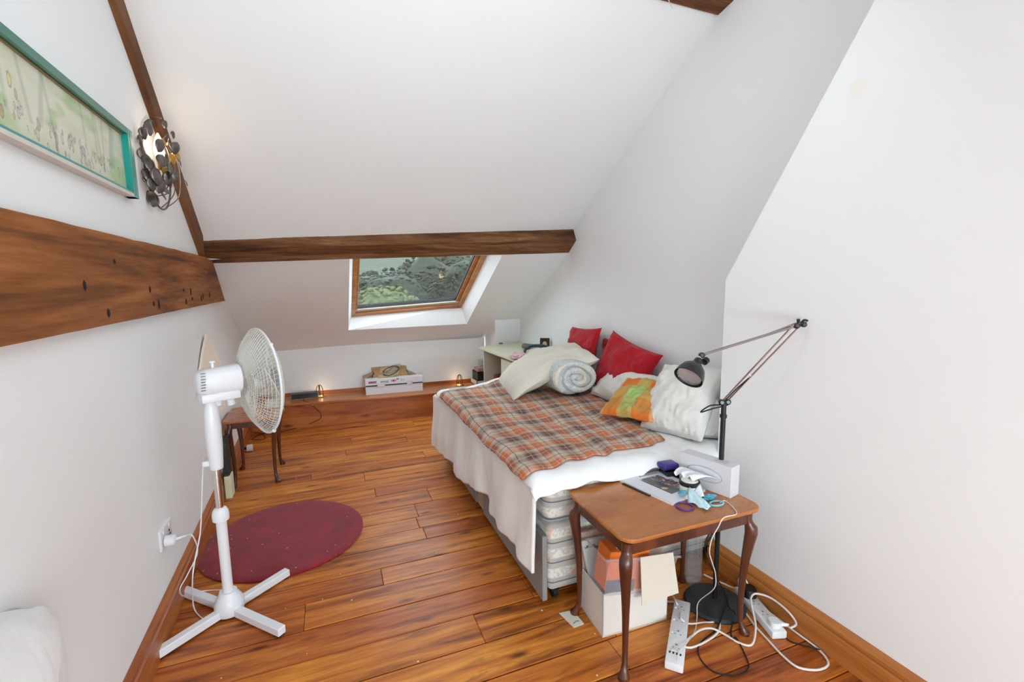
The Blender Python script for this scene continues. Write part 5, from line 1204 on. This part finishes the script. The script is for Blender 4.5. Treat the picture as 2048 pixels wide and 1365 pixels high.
mb = MB(); mb.sheet(wr2, 12, 6); tag(mb.build('white_wrapper', clothmat('white_paper_wrap', srgb(232, 240, 240), 30, .3, .5), None, True, thick=.001), 'white torn paper wrapper leaning on the cream jar', 'wrapper')
TURQ = plain('turquoise_elastic', srgb(88, 176, 204), .5); rt = random.Random(5)
def tie(c_, n_, lab, seed):
    mb = MB(); q = random.Random(seed); pts = [Vector(c_) + Vector((q.uniform(-.026, .026), q.uniform(-.018, .018), q.uniform(.004, .030))) for _ in range(n_)]
    mb.tube(spline(pts, 5, True) , .0052, 7); return tag(mb.build('hair_tie', TURQ, None, True), lab, 'hair tie')
tie((1.405, 1.385, TT), 9, 'knotted turquoise hair tie in front of the tissue box', 3); tie((1.300, 1.447, TT + .012), 5, 'small turquoise hair tie on the magazine corner', 6)
mb = MB(); rc_ = Vector((1.402, 1.357, TT + .004)); mb.tube([rc_ + Vector((.030 * math.cos(a), .018 * math.sin(a), 0)) for a in [2 * PI * k / 30 for k in range(31)]], .004, 8); tag(mb.build('blue_ring', plain('pale_turquoise', srgb(150, 206, 222), .3), None, True), 'pale turquoise ring lying at the front edge of the table', 'ring')
# white charging cable over the table edge down to the first block
cord('charging_cable', [Vector((1.415, 1.352, TT + .006)), fl(1452, 1003, TT + .004), Vector((fl(1450, 1016, TT).x, 1.266, TT + .004)), at(1448, 1036, 'y', 1.252), at(1436, 1056, 'y', 1.252), at(1424, 1078, 'y', 1.252), at(1419, 1105, 'y', 1.252), at(1425, 1128, 'y', 1.26), at(1431, 1150, 'y', 1.28), at(1428, 1178, 'y', 1.30), fl(1397, 1205, .06), fl(1394, 1235, .01), fl(1390, 1262, .01), fl(1375, 1285, .036), fl(1358, 1305, .042), fl(1354, 1322, .040)], .0019, WFX, 'thin white charging cable hanging from the table to the usb block')
mb = MB(); mb.box(-.006, .006, -.012, .014, 0, .006, .002, Matrix.Translation(M1 @ Vector((L1 - .062, -.002, .0355))) @ Matrix.Rotation(.8, 4, 'Z')); tag(mb.build('usb_connector', plain('translucent_white', srgb(222, 222, 220), .2)), 'small white usb connector on the near extension block', 'connector')

# ------------------------------------------------------------------ white bedding at the lower left corner
def bedl(u_, v_):
    a = -.5 + 2.3 * u_; r_ = v_
    x = -1.0 + .0 + .42 * r_ * math.cos(a) ; y = 1.05 + .55 * r_ * math.sin(a); z = .66 - .25 * r_ ** 2.2 + .018 * math.sin(9 * a + 3 * r_) * r_ + .02 * nz(x * 6, y * 6)
    return (max(x, xl(y) + .006), y, z)
BDC = Vector((-.68, 1.16, .40))
mb = MB(); mb.ball((0, 0, 0), 1, 5)
for v_ in mb.b.verts:
    d = v_.co.normalized(); q = 1 + .06 * nz(d.x * 2, d.y * 2, d.z * 2) + .05 * abs(nz(d.x * 5, d.y * 5, d.z * 2.2))
    p = Vector((-.70 + d.x * .135 * q, .98 + d.y * .40 * q, .60 + d.z * .22 * q)); 
    if p.z < .42: p.z = .42 - (.42 - p.z) * 2.4; 
    p.z = max(p.z, 0.0); p.x = max(p.x, xl(p.y) + .004); v_.co = p
tag(mb.build('white_bedding', DUV, None, True), 'mound of white bedding at the bottom left corner of the picture', 'bedding')

mb = MB(); mb.tube(spline([at(1334, -12, 'y', 2.02), at(1338, 2, 'y', 2.03), at(1345, 17, 'y', 2.06)], 5), .0022, 6); tag(mb.build('beam_wire', WPL2, None, True), 'short white wire hanging on the upper beam at the top edge of the picture', 'wire')
